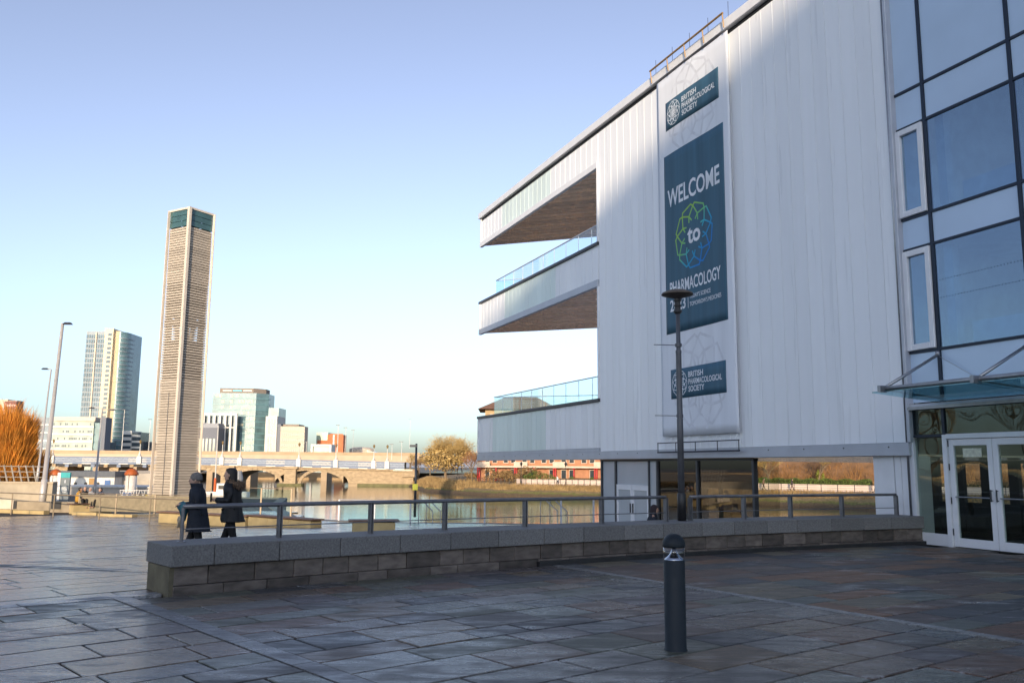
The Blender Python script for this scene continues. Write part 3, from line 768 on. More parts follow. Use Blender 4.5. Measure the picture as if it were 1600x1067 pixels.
# side light
ebox(-.76, -.02, -.06, -.045, .26, 2.3, M_lob, 'pane'); ebox(-.78, .0, -.08, -.02, .0, .25, M_white_metal, 'kick_panel')
ebox(-.02, .05, -.1, .02, 0, 2.32, M_white_metal, 'mullion')
for k in range(2):
    a = -.86 - k * 4.4
    ebox(a - .06, a + .05, -.12, .04, 0, 2.36, M_white_metal, 'door_post'); ebox(a - 2.2, a - .06, -.12, .04, 2.27, 2.37, M_white_metal, 'door_head')
    ebox(a - 2.26, a - 2.18, -.12, .04, 0, 2.27, M_white_metal, 'door_post')
    for j, (x1, x0) in enumerate(((a - .07, a - 1.115), (a - 1.125, a - 2.17))):
        d_ = empty('door'); d_.parent = ent
        for p in ((x0, x0 + .12, .02, 2.26), (x1 - .12, x1, .02, 2.26), (x0 + .12, x1 - .12, 2.12, 2.26), (x0 + .12, x1 - .12, .02, .2)):
            bevel(ebox(p[0], p[1], -.08, .0, p[2], p[3], M_white_metal, 'door_frame', d_), .006, 1)
        ebox(x0 + .12, x1 - .12, -.05, -.035, .2, 2.12, M_lob, 'pane', d_)
        hx = x0 + .06 if j == 0 else x1 - .06
        h_ = MB(); h_.tube([(hx, .045, .98), (hx, .045, 1.22)], .014, 8); h_.tube([(hx, 0, 1.0), (hx, .045, 1.0)], .01, 6); h_.tube([(hx, 0, 1.2), (hx, .045, 1.2)], .01, 6)
        h_.build('handle', M_darksteel, d_)
        MB().tube([(x0 + .12, .02, 1.05), (x1 - .12, .02, 1.05)], .014, 8).build('push_bar', M_steel, d_)
        for hz in (.25, .9, 1.6, 2.1): MB().box((x1 - .012 if j == 0 else x0 - .004, 0.001, hz), (x1 + .004 if j == 0 else x0 + .012, .02, hz + .14)).build('hinge', M_darksteel, d_)
    if k == 0: ebox(a - .85, a - .4, -.03, -.026, 1.88, 2.06, mat('paper_notice', (.6, .62, .5), .7, var=.2, scale=14), 'notice')
    ebox(a - 4.3, a - 2.28, -.06, -.045, .26, 2.3, M_lob, 'pane'); ebox(a - 4.3, a - 2.28, -.08, -.02, 0, .25, M_white_metal, 'kick_panel')
# lobby inside
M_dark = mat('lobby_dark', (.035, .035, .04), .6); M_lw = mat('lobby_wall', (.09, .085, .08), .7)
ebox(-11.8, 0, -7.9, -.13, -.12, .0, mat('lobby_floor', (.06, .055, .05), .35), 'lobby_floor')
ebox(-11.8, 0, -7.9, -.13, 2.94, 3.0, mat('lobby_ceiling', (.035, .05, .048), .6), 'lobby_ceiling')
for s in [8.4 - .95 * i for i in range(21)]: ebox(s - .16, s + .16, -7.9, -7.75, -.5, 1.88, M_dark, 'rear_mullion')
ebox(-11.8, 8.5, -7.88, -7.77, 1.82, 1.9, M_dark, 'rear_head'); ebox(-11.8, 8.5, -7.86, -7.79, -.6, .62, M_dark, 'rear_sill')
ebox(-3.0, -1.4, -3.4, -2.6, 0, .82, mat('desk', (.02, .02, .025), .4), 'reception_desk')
can = thing('entrance_canopy', 'glass canopy on tubular steel beam and tie rods above the doors', 'canopy', FO, HR)
cg = MB()
M_can = glass('canopy_glass', (.45, .68, .72), .05, .12, (.7, .9, .95))
for a, b in ((-.69, -3.1), (-3.11, -5.5), (-5.51, -8.0)):
    MB().hexa([(b, .1, 3.075), (a, .1, 3.075), (a, 1.8, 3.2), (b, 1.8, 3.2), (b, .1, 3.095), (a, .1, 3.095), (a, 1.8, 3.22), (b, 1.8, 3.22)]).build('glass_pane', M_can, can)
MB().tube([(-.85, 1.72, 3.27), (-8.2, 1.72, 3.27)], .05, 12).build('beam', M_steel, can, True)
for s in (-.98, -3.2, -5.4):
    t_ = MB(); t_.tube([(s, 1.72, 3.3), (s + .15, .0, 4.1)], .032, 10); t_.lathe([(.05, 0), (.05, .1)], (s + .15, .02, 4.07), 8); t_.build('tie_rod', M_steel, can, True)
    MB().tube([(s, 1.72, 3.24), (s, .05, 3.12)], .02, 6).build('bracket', M_steel, can)
    MB().box((s - .04, 1.66, 3.19), (s + .04, 1.9, 3.33)).build('clamp', M_steel, can)
    MB().tube([(s + .15, .02, 4.08), (s - 2.1, 1.6, 3.3)], .005, 4).build('tie_wire', M_steel, can)
# potted plant in lobby
pl = thing('potted_plant', 'spiky leaved plant in planter inside the glass lobby', 'plant', FW(-1.75, -1.7, 0), HR)
MB().lathe([(.2, 0), (.25, .5), (.26, .52), (.2, .52)], n=16).build('planter', M_darksteel, pl, True)
mb = MB(); mb.tube([(0, 0, .5), (.02, 0, 1.15)], .025, 6); mb.tube([(.0, .02, .5), (-.12, .06, .95)], .02, 6); mb.build('stem', M_timber, pl)
mb = MB(); rl = random.Random(3)
for c in ((.02, 0, 1.15), (-.12, .06, .95)):
    for i in range(34):
        a = rl.uniform(0, 6.28); e = rl.uniform(-.5, 1.1); L_ = rl.uniform(.35, .65); pts = []
        d = Vector((math.cos(a), math.sin(a), 0)); s_ = Vector((-d.y, d.x, 0))
        for k in range(5):
            t = k / 4; pts.append(Vector(c) + d * (L_ * t * math.cos(e)) + Vector((0, 0, L_ * (t * math.sin(e) - .5 * t * t))))
        k0 = len(mb.v)
        for k, p in enumerate(pts):
            wd = .022 * (1 - (k/4)**2) + .002; mb.v += [tuple(p - s_ * wd), tuple(p + s_ * wd)]
        for k in range(4): mb.f.append((k0 + 2*k, k0 + 2*k + 1, k0 + 2*k + 3, k0 + 2*k + 2))
mb.build('foliage', mat('dark_leaf', (.02, .035, .015), .4), pl)

# ------------------------------------------------------------------ river
WZ = -3.6
def water_mat():
    M = bpy.data.materials.new('river_water'); M.use_nodes = True; t = M.node_tree; N = t.nodes; L = t.links; b = N['Principled BSDF']
    b.inputs['Base Color'].default_value = (.035, .04, .038, 1); b.inputs['Roughness'].default_value = .04; b.inputs['IOR'].default_value = 1.33
    ge = N.new('ShaderNodeNewGeometry'); mp = N.new('ShaderNodeMapping'); mp.inputs['Scale'].default_value = (.5, 1.0, 1); L.new(ge.outputs['Position'], mp.inputs[0])
    n = N.new('ShaderNodeTexNoise'); n.inputs['Scale'].default_value = 1.6; n.inputs['Detail'].default_value = 5; L.new(mp.outputs[0], n.inputs['Vector'])
    bp = N.new('ShaderNodeBump'); bp.inputs['Strength'].default_value = .13; bp.inputs['Distance'].default_value = .1
    L.new(n.outputs[0], bp.inputs['Height']); L.new(bp.outputs[0], b.inputs['Normal']); return M
wt = MB(); wt.add([(-1500, -40, WZ), (900, -40, WZ), (900, 700, WZ), (-1500, 700, WZ)], [(0, 1, 2, 3)])
wo = wt.build('river_water', water_mat()); wo['kind'] = 'structure'
# land far behind the bridges
fl = MB(); fl.add([(-3000, 330, -1.2), (-40, 330, -1.2), (-40, 700, -1.2), (3000, 700, -1.2), (6000, 9000, -1.2), (-6000, 9000, -1.2), (-3000, 700, -1.2)], [tuple(range(7))])
flo = fl.build('far_ground', mat('city_ground', (.16, .15, .13), .9, 0, .2, .05)); flo['kind'] = 'structure'
fq = MB().box((-3000, 329.6, -6), (-38, 330.5, -1.15)).build('far_quay_wall', mat('tan_quay', (.36, .25, .14), .9, 0, .2, .3)); fq['kind'] = 'structure'
# low hills
hl = MB(); hk = 60; rh = random.Random(2)
for i in range(hk + 1):
    x = -2600 + i * 90; h = 34 + 26 * noise.noise(Vector((i * .16, 0, 3))) + 6 * noise.noise(Vector((i * .7, 2, 0)))
    hl.v += [(x, 2600, -2), (x, 2900, h * .7), (x, 3300, h + 8)]
for i in range(hk):
    for j in range(2): hl.f.append((i*3 + j, i*3 + 3 + j, i*3 + 4 + j, i*3 + 1 + j))
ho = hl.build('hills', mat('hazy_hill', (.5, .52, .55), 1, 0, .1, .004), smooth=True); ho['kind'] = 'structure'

# ------------------------------------------------------------------ right bank, swept profile
E_ = [(-34, 300), (-27, 226), (-19, 183), (-4.7, 157), (14.4, 146), (41, 121), (75, 95), (130, 60), (190, 10)]
PR = [(0, -4.3), (.5, -3.4), (1.6, -2.75), (3.6, -2.15), (5.0, -1.62), (9.5, -1.58), (9.51, -1.6), (13, -1.2), (24, -.4), (60, 2.5), (140, 4.0)]
def off_pt(i, d, pts=E_):
    p = Vector(pts[i]); a = Vector(pts[max(i-1, 0)]); b = Vector(pts[min(i+1, len(pts)-1)]); t = (b - a).normalized(); n = Vector((-t.y, t.x)); return p + n * d
def bank_pt(u, d):
    i = min(int(u), len(E_) - 2); f_ = u - i; a = off_pt(i, d); b = off_pt(i+1, d); return a.lerp(b, f_)
def prof(d):
    for (a, za), (b, zb) in zip(PR, PR[1:]):
        if a <= d <= b: return za + (zb - za) * (d - a) / max(b - a, 1e-6)
    return PR[-1][1]
def bank_mat():
    M = bpy.data.materials.new('bank_earth'); M.use_nodes = True; t = M.node_tree; N = t.nodes; L = t.links; b = N['Principled BSDF']; b.inputs['Roughness'].default_value = .9
    ge = N.new('ShaderNodeNewGeometry'); sp = N.new('ShaderNodeSeparateXYZ'); L.new(ge.outputs['Position'], sp.inputs[0])
    nz = N.new('ShaderNodeTexNoise'); nz.inputs['Scale'].default_value = .7; nz.inputs['Detail'].default_value = 8; L.new(ge.outputs['Position'], nz.inputs['Vector'])
    ad = N.new('ShaderNodeMath'); ad.operation = 'MULTIPLY_ADD'; L.new(nz.outputs[0], ad.inputs[0]); ad.inputs[1].default_value = .8; L.new(sp.outputs['Z'], ad.inputs[2])
    mr = N.new('ShaderNodeMapRange'); mr.inputs[1].default_value = -3.6; mr.inputs[2].default_value = -.4; L.new(ad.outputs[0], mr.inputs[0])
    cr = N.new('ShaderNodeValToRGB'); L.new(mr.outputs[0], cr.inputs[0]); e = cr.color_ramp.elements
    e[0].position = .12; e[0].color = (.08, .055, .032, 1); e[1].position = .9; e[1].color = (.25, .17, .08, 1)
    for p, c in ((.27, (.11, .075, .04, 1)), (.34, (.12, .13, .03, 1)), (.42, (.22, .16, .07, 1)), (.62, (.28, .2, .1, 1))):
        q_ = e.new(p); q_.color = c
    n2 = N.new('ShaderNodeTexNoise'); n2.inputs['Scale'].default_value = 4; n2.inputs['Detail'].default_value = 6; L.new(ge.outputs['Position'], n2.inputs['Vector'])
    m2 = N.new('ShaderNodeMapRange'); m2.inputs[1].default_value = .3; m2.inputs[2].default_value = .7; m2.inputs[3].default_value = .7; m2.inputs[4].default_value = 1.3; L.new(n2.outputs[0], m2.inputs[0])
    hs = N.new('ShaderNodeHueSaturation'); L.new(cr.outputs[0], hs.inputs['Color']); L.new(m2.outputs[0], hs.inputs['Value']); L.new(hs.outputs[0], b.inputs['Base Color'])
    bp = N.new('ShaderNodeBump'); bp.inputs['Strength'].default_value = .8; bp.inputs['Distance'].default_value = .2; L.new(n2.outputs[0], bp.inputs['Height']); L.new(bp.outputs[0], b.inputs['Normal']); return M
bk = MB(); SUBU = 14
nu = (len(E_) - 1) * SUBU
for k in range(nu + 1):
    u = k / SUBU
    for d, z in PR:
        p = bank_pt(u, d); bk.v.append((p.x + .3 * noise.noise(Vector((k * .9, d, 1))), p.y, z + (.12 * noise.noise(Vector((p.x * .3, p.y * .3, 0))) if d < 5 else 0)))
npf = len(PR)
for k in range(nu):
    for j in range(npf - 1): bk.f.append((k*npf + j, (k+1)*npf + j, (k+1)*npf + j + 1, k*npf + j + 1))
bo = bk.build('river_bank', bank_mat()); bo['kind'] = 'structure'
# dry reeds and grass on the slope
gr = MB(); rg = random.Random(8)
for i in range(26000):
    u = rg.uniform(1, 7.0); d = rg.uniform(2.6, 5.2) if u > 2.6 else rg.uniform(1.2, 6); p = bank_pt(u, d); z = prof(d) - .05
    h = rg.uniform(.2, .75) * (1.5 if u < 2.6 else .8); a = rg.uniform(0, 3.14); lx, ly = rg.uniform(-.3, .3) * h, rg.uniform(-.3, .3) * h; wd = .05
    gr.add([(p.x - wd*math.cos(a), p.y - wd*math.sin(a), z), (p.x + wd*math.cos(a), p.y + wd*math.sin(a), z), (p.x + lx, p.y + ly, z + h)], [(0, 1, 2)])
go = gr.build('bank_grass', mat('dry_grass', (.30, .2, .085), .9, 0, .35, .5)); go['kind'] = 'stuff'; tag(go, 'dry golden grass on the far river bank slope', 'grass')
# promenade, wall, railing
def strip_bank(name, d0, d1, z0, z1, m_, u0, u1, label=None, cat=None):
    mb = MB(); n = int((u1 - u0) * 8)
    for k in range(n):
        ua, ub = u0 + (u1-u0)*k/n, u0 + (u1-u0)*(k+1)/n
        q = [bank_pt(ua, d0), bank_pt(ub, d0), bank_pt(ub, d1), bank_pt(ua, d1)]
        mb.hexa([(v.x, v.y, z0) for v in q] + [(v.x, v.y, z1) for v in q])
    o = weld(mb.build(name, m_)); 
    if label: tag(o, label, cat)
    else: o['kind'] = 'structure'
    return o
strip_bank('promenade', 5.0, 9.4, -1.9, -1.55, mat('promenade_paving', (.3, .22, .17), .8, 0, .15, .5), 2.2, 7.5)
strip_bank('promenade_wall', 9.4, 9.8, -1.8, -.62, mat('pale_render_wall', (.62, .5, .42), .8, 0, .1, .5), 2.9, 7.5, 'long low cream wall behind the far promenade', 'wall')
rl_ = thing('promenade_railing', 'thin dark railing along the far promenade edge', 'railing', (0, 0, 0)); mbp = MB()
M_ridark = mat('rail_black', (.02, .02, .02), .5)
uu = [2.2 + i * .055 for i in range(97)]
for i, u in enumerate(uu):
    p = bank_pt(u, 5.3)
    MB().lathe([(.06, -1.6), (.05, -.55), (.08, -.5), (.02, -.42)], (p.x, p.y, 0), 6).build('post', M_ridark, rl_)
for z in (-.68, -1.0, -1.3): mbp.tube([(*bank_pt(u, 5.3), z) for u in uu], .018, 4)
mbp.build('rails', M_ridark, rl_)

# ------------------------------------------------------------------ foliage helpers
def leaf_cloud(c, rad, n, size, seed=0, flat=1.0, shell=.55):
    r_ = random.Random(seed); mb = MB(); c = Vector(c)
    cl = []
    for i in range(max(4, n // 60)):
        while True:
            v = Vector((r_.uniform(-1, 1), r_.uniform(-1, 1), r_.uniform(-1, 1)))
            if v.length < 1: break
        cl.append((Vector((v.x * rad[0], v.y * rad[1], v.z * rad[2])), r_.uniform(.25, .5)))
    for i in range(n):
        o, k = cl[i % len(cl)]
        d = Vector((r_.gauss(0, 1), r_.gauss(0, 1), r_.gauss(0, 1))).normalized()
        p = c + o + Vector((d.x * rad[0], d.y * rad[1], d.z * rad[2])) * (k * r_.uniform(.5, 1))
        a = Vector((r_.gauss(0, 1), r_.gauss(0, 1), r_.gauss(0, 1))).normalized(); b = a.cross(d)
        if b.length < .01: continue
        b.normalize(); s_ = size * r_.uniform(.6, 1.4)
        mb.add([p - a*s_*.5, p + b*s_*.3, p + a*s_*.6, p - b*s_*.3], [(0, 1, 2, 3)])
    return mb
def branch_tree(base, h, seed, levels=5, spread=.62, first=.3, r0=.16, up=.35, k=3, taper=.72):
    """trunk mesh + fine twig mesh for a bare winter tree"""
    r_ = random.Random(seed); tr = MB(); tw = MB()
    def grow(p, d, L_, r, lv):
        q_ = p + d * L_ * .5 + Vector((r_.uniform(-1, 1), r_.uniform(-1, 1), 0)) * L_ * .06; e = p + d * L_
        if lv >= 3: tw.tube([p, q_, e], [r, r*.85, r*.7], 3, False)
        else: tr.tube([p, q_, e], [r, r*.85, r*.72], 6, False)
        if lv >= levels: return
        n = k if lv else k + 1
        for i in range(n + (1 if r_.random() < .4 else 0)):
            a = r_.uniform(0, 6.28); t = Vector((math.cos(a), math.sin(a), r_.uniform(-.2, .5)))
            nd = (d * (1 - spread * .4) + t * spread + Vector((0, 0, up * .3))).normalized()
            st = p + (e - p) * r_.uniform(.55, 1.0)
            grow(st, nd, L_ * r_.uniform(.62, .86), r * taper * r_.uniform(.7, .9), lv + 1)
    grow(Vector(base), Vector((r_.uniform(-.05, .05), 0, 1)).normalized(), h * first, r0, 0)
    return tr, tw
M_shrub = mat('brown_shrub', (.24, .15, .06), .9, 0, .35, .6); M_green = mat('green_hedge', (.085, .125, .022), .8, 0, .35, .8); M_olive = mat('olive_bush', (.16, .15, .04), .85, 0, .35, .8)
M_bark = mat('pale_bark', (.2, .14, .085), .9, 0, .25, 2); M_twig = mat('golden_twig', (.44, .30, .11), .85, 0, .25, .3)
def winter_tree(px, py, y, h, seed, label, levels=6, tint=None, **kw):
    b = P(px, py, y); t = thing('winter_tree', label, 'tree', b, group=None)
    tr, tw = branch_tree((0, 0, 0), h, seed, levels, **kw)
    tr.build('trunk', M_bark, t); tw.build('crown', tint or M_twig, t); return t
winter_tree(697, 752, 192, 22, 4, 'broad bare golden tree beside the bridge abutment', 7, spread=.8, first=.17, r0=.34, up=.1, k=3, taper=.68)
gt_ = [o for o in COL.objects if o.get('label') == 'broad bare golden tree beside the bridge abutment'][0]
leaf_cloud((0, 0, 5.2), (5.2, 4.6, 2.9), 5200, .42, 77).build('twig_mass', M_twig, gt_)
for i_, (px_, y_, h_) in enumerate(((655, 235, 8), (672, 226, 9), (715, 205, 10), (746, 200, 9))): winter_tree(px_, 742, y_, h_, 50 + i_, ('low bare thicket tree beside the bridge end pier', 'bare thicket tree left of the broad golden tree', 'bare thicket tree right of the broad golden tree', 'bare thicket tree half hidden by the hall prow')[i_], 6, M_shrub, spread=.7, first=.22, r0=.16)
winter_tree(737, 748, 176, 7.0, 9, 'thin bare reddish tree beside the apartment garden', 6, mat('red_twig', (.30, .15, .07), .9), spread=.6, first=.28, r0=.16)
winter_tree(640, 740, 262, 8.0, 12, 'bare tree behind the bridge end pier', 6, spread=.6, first=.28, r0=.16)
winter_tree(722, 738, 210, 9, 31, 'slim bare tree rising behind the broad golden tree', 6, spread=.5, first=.34, r0=.14)
for i_, (x_, y_, h_) in enumerate(((-44, 30, 12), (-50, 41, 13), (-38, 22, 10))):
    t = thing('plaza_tree', ('bare plaza tree, tallest of the row left of the willow', 'bare plaza tree nearest the retaining wall', 'smallest bare plaza tree standing on the open paving')[i_], 'tree', (x_, y_, gz(x_, y_)))
    tr, tw = branch_tree((0, 0, 0), h_, 120 + i_, 6, spread=.6, first=.3, r0=.2); tr.build('trunk', M_bark, t); tw.build('crown', M_twig, t)
# shrubs along bank left of the prow
pass  # shrub colours above
def bush(u, d, rad, n, size, m_, label, seed, name='bush', cat='bush', group=None, dz=0):
    p = bank_pt(u, d); z = prof(d) + rad[2] * .8 + dz
    t = thing(name, label, cat, (p.x, p.y, z - rad[2]), group=group)
    leaf_cloud((0, 0, rad[2]), rad, n, size, seed).build('foliage', m_, t)
    MB().tube([(0, 0, -.3), (.05, 0, rad[2])], .06, 5).build('stem', M_bark, t)
for i in range(7): bush(2.05 + i * .13, 11 + (i % 3) * 2.5, (2.2, 2.0, 1.2 + .3*(i % 2)), 900, .3, M_shrub, ('brown winter shrub right beside the bridge end pier', 'brown winter shrub at the broad golden tree trunk', 'brown winter shrub between golden tree and promenade railing', 'brown winter shrub next to the first promenade lamp', 'brown winter shrub at the foot of the reddish tree', 'brown winter shrub between reddish tree and apartments', 'brown winter shrub touching the apartment garden bush')[i], 40 + i, group='shrubs below bare trees')
bush(2.95, 12.5, (2.2, 1.5, 1.1), 900, .22, M_green, 'bright green bush beside the cream garden wall', 61)
bush(3.1, 14, (2.0, 1.4, .9), 700, .22, M_olive, 'olive bush next to the green garden bush', 62)
for i, u in enumerate((3.35, 3.62, 3.9)): bush(u, 12.2, (1.4, .9, .75), 400, .2, M_green, 'small clipped shrub in front of brick apartments', 70 + i, group='clipped shrubs by apartments')
# hedge behind the wall as seen below the hall
def hedge(u0, u1, d, h, m_, label, seed):
    p0 = bank_pt((u0 + u1)/2, d); t = thing('hedge', label, 'hedge', (p0.x, p0.y, -1.2)); r_ = random.Random(seed); mb = MB(); c = MB()
    n = 9000
    for i in range(n):
        u = r_.uniform(u0, u1); dd = d + r_.uniform(0, 1.4); p = bank_pt(u, dd); z = r_.uniform(0, h + .12 * math.sin(u * 90)); 
        a = Vector((r_.gauss(0, 1), r_.gauss(0, 1), r_.gauss(0, 1))).normalized() * .13; b = a.cross(Vector((r_.gauss(0, 1), r_.gauss(0, 1), 1))).normalized() * .08
        q = Vector((p.x - p0.x, p.y - p0.y, z)); mb.add([q - a, q + b, q + a, q - b], [(0, 1, 2, 3)])
    mb.build('foliage', m_, t)
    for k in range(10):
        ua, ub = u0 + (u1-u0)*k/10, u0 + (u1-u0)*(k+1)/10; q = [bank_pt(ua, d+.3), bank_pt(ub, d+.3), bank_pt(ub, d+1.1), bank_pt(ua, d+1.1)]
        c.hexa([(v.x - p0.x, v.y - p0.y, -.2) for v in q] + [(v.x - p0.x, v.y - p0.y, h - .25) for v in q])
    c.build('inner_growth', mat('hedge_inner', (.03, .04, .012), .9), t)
hedge(4.62, 5.13, 10.2, 1.35, M_green, 'long clipped green hedge above the cream promenade wall', 5)
hedge(5.14, 5.6, 10.2, 1.2, M_shrub, 'brown dry hedge continuing beyond the green hedge', 6)
# embankment behind, with dry growth
em = MB(); nu2 = 60
for k in range(nu2 + 1):
    u = 4.2 + 2.6 * k / nu2
    for d, z in ((12, -1.3), (16, .2), (22, 3.0), (28, 5.2), (50, 6.5)):
        p = bank_pt(u, d); em.v.append((p.x, p.y, z + .35 * noise.noise(Vector((u * 9, d * .3, 0)))))
for k in range(nu2):
    for j in range(4): em.f.append((k*5 + j, (k+1)*5 + j, (k+1)*5 + j + 1, k*5 + j + 1))
eo_ = em.build('embankment', mat('embankment_soil', (.24, .13, .06), .95, 0, .35, .5, .8, 2)); eo_['kind'] = 'structure'
ev = MB(); r_ = random.Random(17)
for i in range(22000):
    u = r_.uniform(4.3, 6.3); d = r_.uniform(13, 30); p = bank_pt(u, d)
    z = -1.0 + (d - 13) * .38 if d < 28 else 5.0
    a = r_.uniform(0, 6.28); L_ = r_.uniform(.5, 1.6) * (.5 + noise.noise(Vector((u * 14, d * .25, 4))) * .8 + .4); tlt = Vector((math.cos(a) * .6, math.sin(a) * .6, 1)).normalized() * L_; s_ = Vector((-math.sin(a), math.cos(a), 0)) * .05
    q = Vector((p.x, p.y, z)); ev.add([q - s_, q + s_, q + tlt], [(0, 1, 2)])
evo = ev.build('embankment_scrub', mat('russet_scrub', (.30, .155, .055), .9, 0, .4, .4)); evo['kind'] = 'stuff'; tag(evo, 'russet dry scrub covering the far embankment', 'scrub')
for i, (u, d, h, lab) in enumerate(((4.7, 12.5, 6.5, 'bare tree with pale trunks behind the green hedge'), (4.93, 12.0, 7.5, 'leaning bare tree with ivy collar behind the green hedge'), (5.3, 14, 7, 'bare thin tree on the russet embankment'), (4.5, 13, 7, 'straight bare tree beside the lobby glass edge'))):
    p = bank_pt(u, d); t = thing('winter_tree', lab, 'tree', (p.x, p.y, prof(d)))
    tr, tw = branch_tree((0, 0, 0), h, 80 + i, 5, spread=.6, first=.33, r0=.17); tr.build('trunk', M_bark, t); tw.build('crown', M_twig, t)
    if i == 1: leaf_cloud((0, 0, 1.6), (.7, .7, 1.3), 900, .2, 5).build('ivy', mat('ivy_yellow_green', (.2, .21, .03), .8), t)
# promenade lamps
def prom_lamp(u, d, lab):
    p = bank_pt(u, d); t = thing('promenade_lamp', lab, 'lamp post', (p.x, p.y, -1.56), group='lamps along far promenade')
    MB().lathe([(.12, 0), (.1, .6), (.05, .7), (.045, 3.3), (.03, 3.4)], n=8).build('pole', M_ridark, t, True)
    MB().lathe([(.1, 3.35), (.24, 3.75), (.26, 3.85), (.1, 4.1), (.03, 4.25)], n=8).build('lantern', mat('lantern_black', (.03, .03, .03), .4), t)
for u in (3.0, 3.45, 3.95, 4.66, 5.18, 5.6): prom_lamp(u, 8.9, 'black lantern lamp standing on the far promenade')

# ------------------------------------------------------------------ apartments on the right bank
M_brick = mat('orange_brick', (.42, .2, .11), .9, 0, .15, 1.5); M_cream = mat('cream_render', (.6, .5, .4), .85, 0, .08, 1); M_redcol = mat('red_painted_column', (.42, .035, .03), .55); M_roof = mat('brown_roof_tile', (.19, .1, .065), .85, 0, .2, 2)
M_wglz = mat('dark_window_glass', (.04, .05, .06), .08, 0, .2, 1, spec=.8)
def apartments(x0px, x1px, depth0, depth1, ztop, label, seed, bays):
    a = P(x0px, 745, depth0); b = P(x1px, 745, depth1); a.z = b.z = -1.0; d = (b - a); L_ = d.length; rz = math.atan2(d.y, d.x)
    t = thing('apartment_block', label, 'building', a, rz); r_ = random.Random(seed)
    MB().box((0, 0, -.5), (L_, 10, ztop)).build('wall', M_brick, t)
    MB().box((-.05, -1.6, 2.5), (L_, -.03, 2.85)).build('balcony_deck', M_cream, t)
    MB().box((-.05, -1.6, 5.6), (L_, -.03, 5.9)).build('balcony_deck', M_cream, t)
    w_ = L_ / bays
    for i in range(bays):
        x = i * w_
        for xx in ((x + .3,) if i % 2 else (x + .3, x + .75)): MB().lathe([(.17, -.5), (.17, 2.49)], (xx, -1.4, 0), 10).build('column', M_redcol, t, True)
        for fl_ in range(3):
            zb = fl_ * 3.1
            for k, xo in enumerate((.28, .68)):
                if fl_ == 0 and k == 0 and i % 2: continue
                wn = MB().box((x + w_*xo, -.06, zb + .3), (x + w_*xo + 1.2, -.02, zb + 2.2)).build('window', M_cream, t)
                MB().box((x + w_*xo + .12, -.09, zb + .42), (x + w_*xo + 1.08, -.062, zb + 2.08)).build('pane', M_wglz, wn)
        if i % 2 == 0:
            MB().box((x + .2, -1.62, 2.86), (x + w_*.75, -1.5, 3.7)).build('balcony_front', M_cream, t); MB().box((x + .2, -1.62, 5.91), (x + w_*.75, -1.5, 6.7)).build('balcony_front', M_cream, t)
    rf = MB(); rf.add([(-.6, -.6, ztop), (L_ + .6, -.6, ztop), (L_ + .6, 10.6, ztop), (-.6, 10.6, ztop), (2.5, 5, ztop + 3.6), (L_ - 2.5, 5, ztop + 3.6)], [(0, 1, 5, 4), (1, 2, 5), (2, 3, 4, 5), (3, 0, 4), (3, 2, 1, 0)])
    rf.build('roof', M_roof, t); return t
apartments(750, 965, 184, 168, 7.6, 'brick apartments with cream balconies and red columns facing the river', 3, 7)
# taller gabled block seen above the lower terrace
c0 = P(757, 735, 196); c0.z = -1
tb_ = thing('gabled_apartment_block', 'tall cream block with brown hipped roof rising behind the terrace glass', 'building', c0)
MB().box((0, 0, 0), (16, 12, 15.6)).build('wall', mat('buff_brick', (.42, .3, .17), .9, 0, .12, 1), tb_)
rf = MB(); rf.add([(-1.6, -1.6, 15.6), (17, -1.6, 15.6), (17, 13, 15.6), (-1.6, 13, 15.6), (4.5, 6, 18.9), (12, 6, 18.9)], [(0, 1, 5, 4), (1, 2, 5), (2, 3, 4, 5), (3, 0, 4), (3, 2, 1, 0)]); rf.build('roof', M_roof, tb_)
for i in range(4):
    for j in range(4):
        wn = MB().box((1.2 + i*3.8, -.12, 1.5 + j*3.6), (3.2 + i*3.8, -.02, 3.7 + j*3.6)).build('window', mat('white_window_frame', (.7, .68, .64), .6), tb_)
        MB().box((1.4 + i*3.8, -.17, 1.7 + j*3.6), (3.0 + i*3.8, -.13, 3.5 + j*3.6)).build('pane', M_wglz, wn)

# ------------------------------------------------------------------ stone arch bridge
BD = 228.0
M_bst = mat('buff_bridge_stone', (.36, .27, .17), .9, 0, .25, .9, .5, 4, stretch=(1, 1, 2)); M_biron = mat('pale_blue_ironwork', (.15, .19, .27), .6, 0, .1, 1); M_bwhite = mat('white_ironwork', (.6, .585, .55), .55)
def bx(px): return P(px, 735, BD).x
bridge = thing('arch_bridge', 'buff stone arch bridge with pale blue iron parapet across the river', 'bridge', (0, BD, 0))
zdeck = lambda x: 1.75 - .9 * max(0, (x - bx(300)) / (bx(640) - bx(300))) ** 1.2
arches = [(-62, -44), (bx(268), bx(352)), (bx(360), bx(438)), (bx(471), bx(545))]
def arch_wall():
    mb = MB(); xs = []
    x = bx(232)
    xe = bx(646); st = .6
    def low(x):
        for a, b in arches:
            if a < x < b:
                t = (x - (a + b)/2) / ((b - a)/2); return -3.0 + 3.3 * math.sqrt(max(0, 1 - t*t)) 
        return -5.2
    cols_ = []
    xs = sorted(set([x + i*st for i in range(int((xe - x)/st) + 1)] + [a + .01 for a, b in arches] + [b - .01 for a, b in arches] + [a - .01 for a, b in arches] + [b + .01 for a, b in arches] + [xe]))
    xs = [q_ for q_ in xs if x <= q_ <= xe]
    for q_ in xs: cols_.append((q_, low(q_), zdeck(q_)))
    for (xa, la, ta_), (xb, lb, tb2) in zip(cols_, cols_[1:]):
        mb.add([(xa, 0, la), (xb, 0, lb), (xb, 0, tb2), (xa, 0, ta_), (xa, 14, la), (xb, 14, lb), (xb, 14, tb2), (xa, 14, ta_)], [(0, 1, 2, 3), (4, 7, 6, 5), (0, 4, 5, 1), (3, 2, 6, 7)])
    return mb
